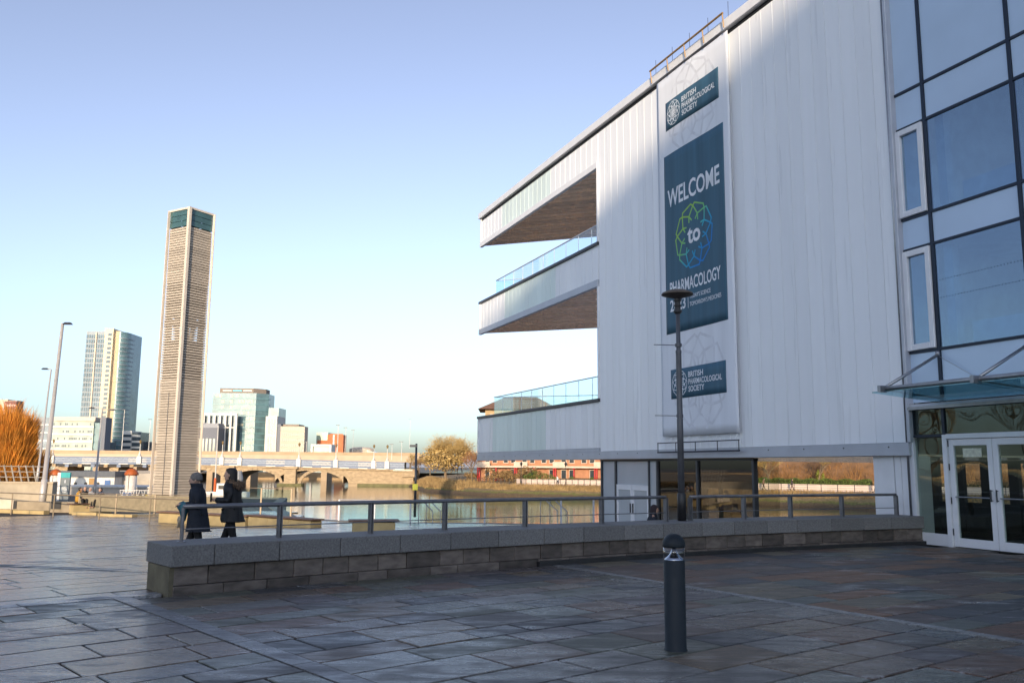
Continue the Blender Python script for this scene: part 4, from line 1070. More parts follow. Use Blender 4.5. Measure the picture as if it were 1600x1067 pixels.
arch_wall().build('spandrel_wall', M_bst, bridge)
for a, b in arches[1:]:
    n = 17; cx = (a + b)/2; rx = (b - a)/2
    for i in range(n):
        t0 = math.pi * (i + .03) / n; t1 = math.pi * (i + .97) / n
        def q(t, r2): return (cx - (rx + r2) * math.cos(t), -3.0 + (3.3 + r2) * math.sin(t))
        p = [q(t0, 0), q(t1, 0), q(t1, .75), q(t0, .75)]
        MB().hexa([(p[j][0], -.14, p[j][1]) for j in range(4)] + [(p[j][0], .2, p[j][1]) for j in range(4)]).build('voussoir', M_bst, bridge)
for px0, px1 in ((352, 360), (438, 471)):
    xa, xb = bx(px0), bx(px1); c = (xa + xb)/2
    MB().prism([(xa - .8, .2), (xb + .8, .2), (xb + .4, -1.2), (c, -2.6), (xa - .4, -1.2)], -5.2, -3.1).build('cutwater', mat('wet_mossy_stone', (.13, .12, .05), .8, 0, .3, 1), bridge)
    MB().prism([(c - 1.7, .2), (c + 1.7, .2), (c + 1.5, -.9), (c - 1.5, -.9)], -3.1, .7).build('pier', M_bst, bridge)
    MB().prism([(c - 2.2, .2), (c + 2.2, .2), (c + 2, -1.3), (c - 2, -1.3)], .7, 1.3).build('pier_cap', M_bst, bridge)
MB().box((bx(560), -1.0, -5), (bx(646), .2, -3.0)).build('abutment_footing', MATS['wet_mossy_stone'], bridge)
# stone string course
for i in range(36):
    xa = bx(232) + (bx(646) - bx(232)) * i / 36; xb = bx(232) + (bx(646) - bx(232)) * (i + 1) / 36
    MB().hexa([(xa, -.5, zdeck(xa) - .55), (xb, -.5, zdeck(xb) - .55), (xb, .1, zdeck(xb) - .55), (xa, .1, zdeck(xa) - .55), (xa, -.5, zdeck(xa) - .15), (xb, -.5, zdeck(xb) - .15), (xb, .1, zdeck(xb) - .15), (xa, .1, zdeck(xa) - .15)]).build('string_stone', M_bst, bridge)
MB().box((bx(628), -.7, -1.2), (bx(650), .5, .8)).build('end_pier', M_bst, bridge); MB().box((bx(615), -1.1, .35), (bx(645), .4, .75)).build('end_cap', mat('pale_cap_stone', (.6, .54, .42), .8), bridge)
# iron parapet: panels with lattice
def zrail(x): return zdeck(x)
xa0, xb0 = bx(-30), bx(632); npan = 46
lat = MB(); scr = MB()
for i in range(npan):
    xa = xa0 + (xb0 - xa0) * i / npan; xb = xa0 + (xb0 - xa0) * (i+1) / npan; za = zdeck(xa); zb = zdeck(xb)
    if xa < bx(232): za = max(za, 1.75); zb = max(zb, 1.75)
    MB().hexa([(xa, -.45, za), (xb, -.45, zb), (xb, -.35, zb), (xa, -.35, za), (xa, -.45, za + 1.75), (xb, -.45, zb + 1.75), (xb, -.35, zb + 1.75), (xa, -.35, za + 1.75)]).build('parapet_panel', M_biron, bridge)
    MB().hexa([(xa, -.6, za - .2), (xb, -.6, zb - .2), (xb, -.3, zb - .2), (xa, -.3, za - .2), (xa, -.6, za), (xb, -.6, zb), (xb, -.3, zb), (xa, -.3, za)]).build('parapet_rail', M_bwhite if i % 2 else M_biron, bridge)
    n = 7
    for k in range(n):
        x0 = xa + (xb - xa) * k / n; x1 = xa + (xb - xa) * (k+1) / n; z0 = za + .35; z1 = za + 1.45
        mbx = scr if (i % 5 in (1, 2)) else lat
        for (p_, q_) in (((x0, z0), (x1, z1)), ((x0, z1), (x1, z0))):
            d = Vector((q_[0] - p_[0], q_[1] - p_[1])).normalized(); s_ = Vector((-d.y, d.x)) * .05
            mbx.add([(p_[0] - s_.x, -.5, p_[1] - s_.y), (q_[0] - s_.x, -.5, q_[1] - s_.y), (q_[0] + s_.x, -.5, q_[1] + s_.y), (p_[0] + s_.x, -.5, p_[1] + s_.y)], [(0, 1, 2, 3)])
lat.build('lattice', mat('light_blue_ironwork', (.34, .39, .48), .6), bridge, kind='stuff'); scr.build('scrollwork', M_bwhite, bridge, kind='stuff')
# iron side span at the left with girders
MB().box((bx(-60), 0, .9), (bx(234), 12, 1.6)).build('girder_deck', mat('dark_girder', (.03, .03, .035), .7), bridge)
for i in range(14):
    x = bx(-40) + i * 3.4; MB().box((x, -.3, .75), (x + 1.0, 0, 1.5)).build('girder_bracket', M_biron if i % 2 else M_bst, bridge)
for px in (95, 175): MB().prism([(bx(px) - 1.2, 1), (bx(px) + 1.2, 1), (bx(px) + 1.2, 10), (bx(px) - 1.2, 10)], -5, .9).build('pier', M_bst, bridge)
for px in (82, 218, 347, 375, 467, 584, 525, 605):
    x = bx(px); z = max(zdeck(x), 1.75) if px < 232 else zdeck(x)
    t = thing('bridge_lamp', 'white ornate lamp on pedestal along the bridge parapet', 'lamp post', (x, BD - .6, z), group='white lamps on the bridge')
    MB().box((-.55, -.4, -.1), (.55, .3, 1.9)).build('pedestal', M_bwhite, t); MB().lathe([(.5, 1.9), (.2, 2.7), (.1, 3.0), (.09, 5.2), (.14, 5.3)], n=8).build('column', M_bwhite, t, True)
    MB().lathe([(.12, 5.2), (.3, 5.7), (.3, 5.9), (.05, 6.2)], n=8).build('lantern', mat('bronze_lantern', (.2, .13, .05), .4), t)
# land at left under the bridge
ll = MB(); ll.add([(-400, 110, -2.4), (-96, 200, -2.4), (-112, 330, -1.2), (-400, 330, -1.2)], [(0, 1, 2, 3)])
llo = ll.build('left_bank', mat('left_bank_stone', (.34, .25, .15), .9, 0, .25, .3)); llo['kind'] = 'structure'
# ------------------------------------------------------------------ concrete viaduct behind
M_via = mat('pale_viaduct_concrete', (.38, .28, .18), .85, 0, .1, .3)
via = thing('concrete_viaduct', 'long pale concrete viaduct behind the arch bridge', 'viaduct', (0, 300, 0))
def vz(px, py): return P(px, py, 300).z
xa, xb = P(-60, 715, 300).x, P(655, 715, 300).x
MB().hexa([(xa, 0, vz(0, 719)), (xb, 0, vz(640, 722)), (xb, 12, vz(640, 722)), (xa, 12, vz(0, 719)), (xa, 0, vz(0, 708)), (xb, 0, vz(640, 712)), (xb, 12, vz(640, 712)), (xa, 12, vz(0, 708))]).build('parapet', mat('cream_viaduct_parapet', (.46, .36, .26), .85, 0, .1, .3), via)
MB().hexa([(xa, 3, vz(0, 708)), (xb, 3, vz(640, 712)), (xb, 4, vz(640, 712)), (xa, 4, vz(0, 708)), (xa, 3, vz(0, 702)), (xb, 3, vz(640, 707)), (xb, 4, vz(640, 707)), (xa, 4, vz(0, 702))]).build('upper_parapet', M_via, via)
for i in range(12):
    x = xa + (xb - xa) * (i + .5) / 12; MB().box((x - 1, 1, -5), (x + 1, 10, vz(300, 718))).build('pier', M_via, via)

# ------------------------------------------------------------------ city blocks
M_gblue = mat('blue_green_glazing', (.12, .205, .23), .1, 0, .3, .25, spec=.6, rvar=.05)
M_gpale = mat('pale_glazing', (.34, .38, .33), .2, 0, .3, .2, spec=.5)
M_gdark = mat('dark_glazing', (.06, .085, .11), .12, .2, .3, .3, spec=.8)
M_blind = mat('cream_blind', (.62, .58, .42), .6, 0, .1, .5)
def grid(mb, L_, z0, z1, nx, nz, fx, fz, y=-.12, skip=None, th=.1, x_off=0.0):
    """window rectangles on a front of length L_"""
    w_ = L_ / nx; h = (z1 - z0) / nz
    for i in range(nx):
        for j in range(nz):
            if skip and skip(i, j): continue
            mb.box((x_off + (i + .5 - fx/2) * w_, y, z0 + (j + .5 - fz/2) * h), (x_off + (i + .5 + fx/2) * w_, y + th, z0 + (j + .5 + fz/2) * h))
def block_at(name, label, px0, px1, y, ytop, rz=0.0, depth=20, base=-1.2):
    a = P(px0, 700, y); b = P(px1, 700, y); top = P((px0 + px1)/2, ytop, y).z
    t = thing(name, label, 'building', (a.x, y, base), rz); return t, (b.x - a.x), top - base
rw = random.Random(21)
# residential tower
D = 450
def ox(px): return P(px, 600, D).x
t = thing('high_rise_tower', 'tall pale residential tower with curved glass corner', 'building', (ox(129), D, -1.2))
X = lambda px: ox(px) - ox(129); Z = lambda py: P(165, py, D).z + 1.2
w1 = X(162); w2 = X(174); w3 = X(181); w4 = X(191)
MB().box((0, 0, 0), (w1, 22, Z(518))).build('glass_wing', mat('obscure_grey_glazing', (.2, .235, .27), .3, 0, .2, .15), t)
gb = MB(); grid(gb, w1, 4, Z(522), 9, 26, .62, .7, -.3, th=.25); gb.build('windows', mat('sky_blue_glazing', (.11, .17, .22), .1, 0, .25, .3), t, kind='stuff')
MB().box((X(144), -.6, 0), (X(146), 0, Z(519))).build('fin', M_cream, t)
MB().box((w1 - .5, -2, 0), (w2, 20, Z(514))).build('cream_core', mat('cream_stone_cladding', (.62, .53, .38), .7, 0, .05, .3), t)
MB().box((w2, .2, 0), (w3, 20, Z(517))).build('recess_wall', mat('tan_stone_cladding', (.46, .37, .25), .7, 0, .05, .3), t)
gb = MB(); grid(gb, w2 - w1 - .5, 4, Z(520), 1, 28, .55, .55, -2.2, th=.25, x_off=w1 + .6); gb.build('windows', M_gdark, t, kind='stuff')
cv = MB(); n = 10; prof_c = [(w3 + (w4 - w3) * math.sin(i/n*math.pi/2), 0.2 + 7 * (1 - math.cos(i/n*math.pi/2))) for i in range(n + 1)] + [(w4, 20), (w3, 20)]
cv.prism(prof_c, 0, Z(518)); cv.build('curved_corner', M_gblue, t)
gb = MB()
for j in range(29):
    z = 3 + j * (Z(519) - 4) / 29
    gb.prism([(p[0] + (.25 if i > 1 else 0), p[1] - .25) for i, p in enumerate(prof_c[:n+1])] + [(w4 - .5, 19), (w3, 19)], z, z + .55)
gb.build('floor_bands', mat('slate_band', (.22, .27, .31), .5), t, kind='stuff')
MB().box((w1, -2.3, 0), (w4, -2.05, 14)).build('foot_shade', M_gdark, t)  # thin dark sheet standing in for the office's shadow on the tower foot
# office with banded front
D2 = 400
t, L_, h = block_at('office_block', 'wide pale office with banded glazing before the high rise', 80, 158, D2, 657)
MB().box((0, 0, 0), (L_ * .82, 9, h)).build('glazing', M_gpale, t)
MB().box((L_*.82, .6, 0), (L_, 8, h - 1)).build('corner_glazing', M_gblue, t)
MB().box((L_, -1, 0), (L_ + 1.8, 5, h + 1.5)).build('stair_tower', mat('slate_render', (.15, .16, .19), .8), t)
for j in range(6): MB().box((-.2, -.5, 2.2 + j * (h - 2)/6), (L_*.82 + .2, 0, 2.8 + j * (h - 2)/6)).build('band', mat('white_band', (.75, .72, .66), .6), t)
MB().box((-.3, -.6, h - .2), (L_*.85, 9, h + 1.6)).build('roof_edge', M_cream, t)
gb = MB(); grid(gb, L_*.8, 2.6, h, 24, 6, .7, .28, -.12, skip=lambda i, j: rw.random() < .6); gb.build('windows', M_gdark, t, kind='stuff')
t, L_, h = block_at('office_wing', 'blue grey office wing beside the orange willow', 42, 80, 405, 652)
MB().box((0, 0, 0), (L_, 6, h)).build('glazing', mat('grey_blue_glazing', (.2, .24, .28), .2, .2, .3, .2), t)
for j in range(6): MB().box((-.2, -.4, 2 + j*(h-2)/6), (L_, 0, 2.5 + j*(h-2)/6)).build('band', MATS['white_band'], t)
# signed hotel behind willow
t, L_, h = block_at('hotel_tower', 'hotel tower with red sign beyond the orange willow', -12, 20, 430, 624)
MB().box((0, 0, 0), (L_ * .55, 6, h)).build('wall', mat('pink_render', (.55, .40, .32), .8), t); MB().box((L_ * .55, .3, 0), (L_, 6, h - .5)).build('side_wall', mat('shaded_brick', (.28, .19, .16), .85), t)
sgb = MB().box((L_*.4, -.4, h - 5), (L_, .1, h - 1)).build('sign_board', mat('dark_red_sign', (.12, .03, .03), .5), t)
ts = text('Travelodge', L_*.43, L_*.97, h - 4.0, h - 2.0, -.6, mat('sign_letter', (.75, .45, .4), .5), t, thick=.18)
# small white block right of tower
t, L_, h = block_at('white_office', 'small white office with blue side near the high rise foot', 190, 204, 430, 673)
MB().box((0, 0, 0), (L_, 12, h)).build('wall', M_bwhite, t); MB().box((L_, 1, 0), (L_ + 4.2, 12, h - .6)).build('side_wall', M_gdark, t)
gb = MB(); grid(gb, L_, 1, h - 1, 1, 6, 1.0, .45, -.15); gb.build('windows', M_gdark, t, kind='stuff')
gb = MB(); grid(gb, 4.2, 1, h - 1, 1, 6, 1, .35, .8, x_off=L_); gb.build('side_bands', M_bwhite, t, kind='stuff')
t, L_, h = block_at('low_dark_block', 'low dark blocks between high rise and slatted tower', 200, 240, 440, 690)
MB().box((0, 0, 0), (L_, 15, h)).build('wall', mat('dark_slate_wall', (.1, .11, .13), .8), t)
for i in range(4): MB().box((1 + i*3, -.1, h - 3), (3 + i*3, .0, h - 1)).build('window', M_gdark, t)
# big glass office
D3 = 380
def gx(px): return P(px, 650, D3).x
t = thing('glass_office', 'green glass office with brown plant room and white framed annex', 'building', (gx(331), D3, -1.2))
X = lambda px: gx(px) - gx(331); Z = lambda py: P(370, py, D3).z + 1.2
wA = X(399); wB = X(414)
MB().prism([(0, 0), (wA, 0), (wB, 5), (wB, 14), (0, 14)], 0, Z(614)).build('glazing', M_gblue, t)
MB().prism([(X(340), 1), (X(393), 1), (X(408), 6), (X(408), 12), (X(340), 12)], Z(614), Z(606)).build('plant_room', mat('brown_louvre', (.22, .18, .15), .8), t)
for j in range(13):
    z = 1 + j * (Z(614) - 1)/13; MB().prism([(-.15, -.15), (wA, -.15), (wB + .2, 4.9), (wB + .2, 7), (-.15, 7)], z, z + .5).build('floor_band', mat('teal_band', (.13, .25, .28), .4), t)
gb = MB(); grid(gb, wA, 1.3, Z(614), 15, 13, .92, .45, -.14, skip=lambda i, j: rw.random() < .66); gb.build('blinds', M_blind, t, kind='stuff')
for px, c in ((352, M_bwhite), (368, mat('cyan_sign', (.1, .5, .65), .5)), (384, MATS['cyan_sign'] if False else M_bwhite)): MB().box((X(px) - 2, .7, Z(611)), (X(px) + 2, .98, Z(609))).build('roof_sign', c, t)
xa, xb = X(326), X(376)
for i in range(7): MB().box((xa + (xb - xa)*i/6 - .4, -6, 0), (xa + (xb - xa)*i/6 + .4, -5, Z(650))).build('frame_post', M_bwhite, t)
MB().box((xa - .4, -6.1, Z(650)), (xb + .4, -4.9, Z(647))).build('frame_head', M_bwhite, t); MB().box((xa - .4, -6.05, Z(669.5)), (xb + .4, -5.1, Z(668))).build('frame_rail', M_bwhite, t)
MB().box((xa, -4.6, 0), (xb, -.3, Z(651))).build('annex_glazing', M_gdark, t)
# white slotted building and neighbours
t, L_, h = block_at('slotted_block', 'white narrow block with tall slot windows beside glass office', 413, 431, 375, 650)
MB().box((0, 0, 0), (L_, 14, h)).build('wall', mat('white_stone', (.56, .54, .5), .7), t); MB().box((L_*.1, 2, h), (L_, 14, P(420, 637, 377).z + 1.2)).build('top_storey', M_gblue, t)
for i in range(3):
    for j in range(3): MB().box((L_*(.22 + .24*i), -.1, 1 + j*h/3.1), (L_*(.36 + .24*i), 0.05, 1 + j*h/3.1 + h/3.8)).build('window', M_gdark, t)
t, L_, h = block_at('concrete_office', 'cream concrete grid office by the viaduct', 437, 475, 370, 666)
MB().box((0, 0, 0), (L_, 6, h)).build('wall', mat('cream_concrete_grid', (.46, .41, .33), .8), t); MB().box((-1.6, .6, 0), (0, 16, h + 1)).build('side_wall', MATS['slate_render'], t)
gb = MB(); grid(gb, L_, 1, h, 13, 8, .5, .5, -.1); gb.build('windows', mat('taupe_glazing', (.28, .26, .24), .3), t, kind='stuff')
MB().box((.5, 2, h), (L_*.7, 12, h + 1)).build('plant_room', MATS['brown_louvre'], t)
t, L_, h = block_at('brick_office', 'red brick office with green glass corner', 493, 536, 390, 679)
MB().box((L_*.42, 0, 0), (L_, 7, h)).build('wall', mat('red_brick', (.5, .16, .07), .85, 0, .12, .3), t); MB().box((0, 1, 0), (L_*.42, 16, h + 1)).build('glass_wing', mat('green_glazing', (.3, .38, .3), .3, .1, .3, .3), t)
MB().box((L_*.04, .8, h*.3), (L_*.4, 1.02, h*.85)).build('brick_panel', MATS['red_brick'], t); MB().box((L_*.62, -.1, 0), (L_*.68, .1, h)).build('slot_window', M_gdark, t); MB().box((L_*.5, -.05, h*.92), (L_*.98, .05, h + .4)).build('parapet', MATS['red_brick'], t)
t, L_, h = block_at('white_pavilion', 'low white framed pavilion before the brick office', 486, 518, 360, 694)
for x in (0, L_ - .8): MB().box((x, -.5, 0), (x + .8, 8, h)).build('frame_post', M_bwhite, t)
MB().box((.8, -.5, h - .8), (L_ - .8, 8, h)).build('frame_head', M_bwhite, t); MB().box((.8, .5, 0), (L_ - .8, 7, h - .85)).build('glazing', M_gpale, t)
t, L_, h = block_at('domed_hall', 'low round cream hall in the distance right of brick office', 541, 600, 420, 701)
MB().lathe([(6, 0), (6, h), (4, h + .8), (.2, h + 1)], (6.5, 6, 0), 20).build('rotunda', M_cream, t); mb = MB(); mb.hexa([(10, 0, 0), (L_, 0, 0), (L_, 14, 0), (10, 14, 0), (10, 0, h - .5), (L_, 0, h - 3), (L_, 14, h - 3), (10, 14, h - .5)]); mb.build('hall', M_gpale, t)
t, L_, h = block_at('grey_warehouse', 'dark grey low building left of the glass office', 306, 338, 365, 668)
MB().box((0, 0, 0), (L_, 12, h)).build('wall', mat('charcoal_cladding', (.13, .14, .17), .7), t); MB().box((L_*.2, 2, h), (L_*.95, 10, h + 2)).build('upper_storey', mat('mid_grey_cladding', (.25, .26, .29), .7), t)
for i in range(5): MB().box((L_*(.1 + .18*i), -.1, h*.35), (L_*(.2 + .18*i), .05, h*.75)).build('window', M_gpale, t)
# far lamp columns and masts
for i, (px, yt, yb, y, th) in enumerate(((478, 690, 712, 330, .12), (527, 664, 712, 320, .16), (539, 668, 710, 330, .12), (551, 672, 712, 340, .1), (612, 694, 718, 300, .1), (627, 690, 720, 290, .1), (640, 655, 700, 420, .1), (190, 640, 705, 330, .15), (232, 655, 705, 330, .12), (382, 672, 710, 320, .16), (392, 668, 712, 318, .16))):
    b = P(px, yb, y); tp = P(px, yt, y); t = thing('street_mast', 'thin pale lighting column on the far viaduct', 'lamp post', b, group='lighting columns on the viaduct')
    MB().tube([(0, 0, 0), (0, 0, tp.z - b.z)], [th, th*.6], 6).build('pole', M_bwhite, t); MB().box((-.9, -.15, tp.z - b.z - .1), (.5, .15, tp.z - b.z + .1)).build('head', M_darksteel, t)

# ------------------------------------------------------------------ slatted ventilation tower
TZ = -1.0
rid = P(268, 782, 60); rid = G(268, 780, TZ)
al = math.atan2(1.9, 1.3)
a_ = 2.34
tw = thing('slatted_tower', 'slender square tower of horizontal timber slats with glass lantern top', 'tower', (rid.x, rid.y, TZ), R(60))
TH = P(291, 324, rid.y).z - TZ
M_slat = mat('bleached_timber_slat', (.46, .40, .33), .7, 0, .15, 3, rnd=.12, stretch=(.5, .5, 5)); M_slatp = mat('pale_corner_post', (.62, .55, .47), .6, 0, .06, 1)
zg = TH * .935
nsl = 104; pit = (zg - .1) / nsl
for i in range(nsl):
    z0 = .1 + i * pit; fr_ = i / nsl
    dens = .80 if fr_ < .42 else (.62 if fr_ < .78 else .74); h = pit * dens; d = .07
    mb = MB()
    for (x0, y0, x1, y1) in ((.1, 0, a_ - .1, d), (.1, a_ - d, a_ - .1, a_), (0, .1, d, a_ - .1), (a_ - d, .1, a_, a_ - .1)): mb.box((x0, y0, z0), (x1, y1, z0 + h))
    mb.build('slat', M_slat, tw)
cwid = .2
for (x, y) in ((0, 0), (a_, 0), (0, a_), (a_, a_)):
    MB().box((x - cwid if x == 0 else x - .02, y - cwid if y == 0 else y - .02, 0), (x + .03 if x == 0 else x + .04, y + .03 if y == 0 else y + .04, TH)).build('corner_post', M_slatp, tw)
mid0, mid1 = zg * .57, zg * .67
for z0, z1 in ((0, mid0), (mid1, zg)): MB().box((.16, .16, z0), (a_ - .16, a_ - .16, z1)).build('core', mat('tower_core', (.16, .135, .11), .9), tw)
for x, y in ((.2, .2), (a_ - .5, .2), (.2, a_ - .5), (a_ - .5, a_ - .5)): MB().box((x, y, mid0), (x + .3, y + .3, mid1)).build('inner_post', MATS['tower_core'], tw)
MB().box((.1, .1, (mid0 + mid1)/2 + .3), (a_ - .1, a_ - .1, (mid0 + mid1)/2 + .7)).build('inner_floor', MATS['tower_core'], tw)
for i in range(3):
    z0 = zg + .05 + i * (TH - zg - .1)/3; z1 = z0 + (TH - zg - .1)/3 - .04
    for (x0, y0, x1, y1) in ((.04, .02, a_ - .04, .05), (.02, .06, .05, a_ - .04), (.04, a_ - .05, a_ - .04, a_ - .02), (a_ - .05, .06, a_ - .02, a_ - .04)): MB().box((x0, y0, z0), (x1, y1, z1)).build('lantern_pane', mat('teal_lantern_glass', (.05, .115, .12), .12, .1, .2, 1, spec=.7), tw)
MB().box((-.05, -.05, TH - .1), (a_ + .05, a_ + .05, TH + .06)).build('roof_cap', M_slatp, tw)
MB().tube([(-.015, a_*.45, 0), (-.015, a_*.45, zg * .38)], .03, 6).build('cable_duct', M_darksteel, tw)

# ------------------------------------------------------------------ left foreground: willow, retaining wall, poles, sign
def gpt(px, py): return GG(px, py)
rw0 = gpt(-30, 796); rw1 = gpt(79, 797)
wl_ = thing('retaining_wall', 'tan concrete retaining wall below the orange willow', 'wall', rw0)
d = rw1 - rw0; d.z = 0; L_ = d.length; wl_.rotation_euler.z = math.atan2(d.y, d.x)
WH = P(40, 755, rw0.y).z - rw0.z
MB().box((-10, 0, -.3), (L_, .5, WH)).build('wall', M_concrete, wl_); MB().box((-10, -.06, WH + .002), (L_ + .05, .4, WH + .1)).build('coping', mat('tan_coping', (.46, .38, .27), .8), wl_)
MB().box((-10, -.9, -.3), (L_ + 1.8, -.02, WH*.34)).build('lower_step', mat('stained_concrete', (.33, .27, .19), .85, 0, .25, 1.5), wl_)
for px in (27, 103): 
    x = (gpt(px, 797) - rw0).length; MB().box((x - .28, -.93, .12), (x + .28, -.895, .55)).build('recess_light', M_black, wl_)
MB().prism([(.6, -.95), (2.4, -.95), (2.4, -.91), (.6, -.91)], .05, .6).build('wall_plaque', mat('pale_plaque', (.62, .53, .42), .7), wl_)
# inclined steel fence on the wall
fn = thing('inclined_fence', 'leaning steel fence of slanted posts on the retaining wall', 'fence', rw0 + Vector((0, 0, WH + .06)), wl_.rotation_euler.z)
for i in range(9): MB().tube([(-.5 + i*.42, .3, 0), (-.75 + i*.42, .25, .95)], .04, 6).build('post', mat('weathered_zinc', (.4, .36, .3), .5, .3), fn)
fm = MB()
for k in range(3): fm.tube([(-1.2, .3, .3 + .3*k), (3.2, .27, .3 + .3*k - .02)], .025, 6)
fm.build('rails', MATS['weathered_zinc'], fn)
# willow
wb = P(6, 752, 66); wil = thing('orange_willow', 'dense orange stemmed willow behind the retaining wall', 'tree', wb)
rr = random.Random(44); wm = MB(); wt_ = MB(); wt_.tube([(0, 0, -1), (.1, 0, 1.4)], [.35, .25], 8)
for j in range(9):
    a = j * .7; c = Vector((math.cos(a) * 1.2, math.sin(a) * 1.2, rr.uniform(2, 3.6))); wt_.tube([(.05, 0, 1.2), c*.6 + Vector((0, 0, .5)), c], [.16, .1, .05], 5)
wt_.build('trunk', M_bark, wil)
for i in range(13000):
    a = rr.uniform(0, 6.283); rad = math.sqrt(rr.random()) * 1.9; z = rr.uniform(-.4, 4.9) * (1 - .3 * rad/2.3)
    p = Vector((rad * math.cos(a), rad * math.sin(a), z)); out = Vector((math.cos(a), math.sin(a), 0)) * rr.uniform(0, .9)
    L_ = rr.uniform(.7, 1.9) * (1.0 + .45 * noise.noise(Vector((a * 1.3, rad, 2)))); dr_ = (out * .45 + Vector((rr.uniform(-.35, .35), rr.uniform(-.35, .35), 1.25))).normalized()
    s_ = dr_.cross(Vector((rr.uniform(-1, 1), rr.uniform(-1, 1), 0))).normalized() * rr.uniform(.012, .03); m_ = p + dr_ * L_ * .5; e = p + dr_ * L_ + out * .25
    wm.add([p - s_, p + s_, m_ + s_*.8, m_ - s_*.8, e], [(0, 1, 2, 3), (3, 2, 4)])
wm.build('crown', mat('orange_willow_stem', (.62, .25, .03), .7, 0, .45, 1.1), wil)
# second lower willow
wil2 = thing('orange_willow', 'small orange willow clump beside the tall white pole', 'tree', P(46, 752, 72))
wm2 = MB()
for i in range(2500):
    a = rr.uniform(0, 6.283); rad = math.sqrt(rr.random()) * 1.4; z = rr.uniform(-.3, 2.2) * (1 - .25 * rad/1.4); p = Vector((rad * math.cos(a), rad * math.sin(a), z))
    dr_ = Vector((math.cos(a) * .3 + rr.uniform(-.3, .3), math.sin(a) * .3 + rr.uniform(-.3, .3), 1.2)).normalized(); s_ = dr_.cross(Vector((rr.uniform(-1, 1), rr.uniform(-1, 1), 0))).normalized() * .022
    wm2.add([p - s_, p + s_, p + dr_ * rr.uniform(.6, 1.5)], [(0, 1, 2)])
wm2.build('crown', MATS['orange_willow_stem'], wil2); MB().tube([(0, 0, -.8), (0, 0, 1)], .15, 6).build('trunk', M_bark, wil2)
# poles
M_pole = mat('white_galvanised_pole', (.56, .53, .5), .45, .3, .08, 2)
def pole(base, top, r0, label, arms, name='street_lamp'):
    t = thing(name, label, 'lamp post', base); h = top.z - base.z; dx = 0
    dx = top.x - base.x
    MB().tube([(0, 0, -.05), (dx * .16, 0, h * .16), (dx * .161, 0, h * .161), (dx, 0, h)], [r0, r0, r0*.75, r0*.5], 12).build('pole', M_pole, t, True)
    for ax_, az in arms:
        ax = ax_
        MB().tube([(dx, 0, h + az), (dx + ax * .6, 0, h + az + .05), (dx + ax, 0, h + az + .03)], .03, 6).build('arm', M_pole, t)
        MB().hexa([(dx + ax - .25, -.14, h + az - .02), (dx + ax + .25, -.14, h + az - .02), (dx + ax + .25, .14, h + az - .02), (dx + ax - .25, .14, h + az - .02), (dx + ax - .15, -.08, h + az + .1), (dx + ax + .15, -.08, h + az + .1), (dx + ax + .15, .08, h + az + .1), (dx + ax - .15, .08, h + az + .1)]).build('lamp_head', M_darksteel, t)
    return t
b = gpt(64, 797); tp = P(98, 505, b.y); pole(b, tp, .17, 'tall white pole with small lamp head before the retaining wall', ((.3, -.05),))
b = P(62, 757, 64); tp = P(80, 577, 64); b.x = tp.x - .35; pole(b, tp, .1, 'white street lamp with left pointing head behind the tall pole', ((-.45, 0),))
b = P(145, 775, 75); tp = P(160, 638, 75); b.x = (b.x + tp.x)/2; pole(b, tp, .13, 'white twin arm street lamp beside the moored boat', ((-.9, 0), (.9, -.15)))
# dark lamp with yellow life ring sign at the river edge
b = GG(648, 806); tp = P(651, 693, b.y); t = thing('quay_lamp', 'slim dark quay lamp carrying a yellow green sign', 'lamp post', b)
h = tp.z - b.z
MB().tube([(0, 0, -.05), (0, 0, h)], [.07, .055], 10).build('pole', mat('navy_pole', (.02, .03, .05), .4, .2), t, True); MB().box((-.35, -.1, h - .18), (.05, .1, h - .06)).build('lamp_head', MATS['navy_pole'], t)
sgn = P(650, 760, b.y).z - b.z; MB().box((-.14, -.1, sgn - .18), (.14, -.075, sgn + .14)).build('sign', mat('yellow_green_sign', (.5, .52, .03), .5), t)
# information totem
b = P(97, 779, 56); t = thing('information_totem', 'information totem with teal header and grey map panel', 'sign', b); h = P(97, 738, 56).z - b.z
MB().box((-.38, -.06, -.4), (-.18, .1, h)).build('side_panel', mat('totem_white', (.72, .7, .68), .5), t); MB().box((-.18, -.05, -.4), (.42, .1, h*.8)).build('map_panel', mat('totem_grey', (.14, .17, .19), .5), t)
MB().box((-.18, -.05, h*.8 + .003), (.42, .1, h)).build('header', mat('totem_teal', (.02, .36, .38), .5), t)
text('i', .1, .16, h*.60, h*.72, -.056, M_ink, t, thick=.004)
mp_ = MB(); mp_.lathe([(.22, 0), (.22, .006)], (0, 0, 0), 20); o = mp_.build('map_print', mat('map_pale', (.42, .45, .46), .6, 0, .4, 12), t); o.matrix_local = Matrix.Translation((.12, -.052, h*.36)) @ Matrix.Rotation(R(90), 4, 'X')

# left railing, kerbs, benches
rpx = [(17, 803), (94, 807), (166, 811.5), (233, 816)]
pp = [gpt(*p) for p in rpx]; d = (pp[-1] - pp[0]) / 3
pp = [pp[0] + d * k for k in range(-3, 4)] + [pp[0] + d * 3.7]
t = thing('plaza_railing', 'slender bronze railing crossing the sunlit plaza before the tower', 'railing', pp[0])
M_brz = mat('bronze_rail', (.3, .235, .16), .45, .3)
for p in pp:
    q = p - pp[0]; z = gz(p.x, p.y) - pp[0].z; MB().tube([(q.x, q.y, z - .03), (q.x, q.y, z + 1.05)], .028, 8).build('post', M_brz, t)
mb = MB(); mb.tube([(p.x - pp[0].x, p.y - pp[0].y, gz(p.x, p.y) - pp[0].z + 1.07) for p in pp], .03, 8); mb.build('top_rail', M_brz, t)
M_kerb = mat('yellow_sandstone_kerb', (.46, .35, .17), .8, 0, .15, 2)
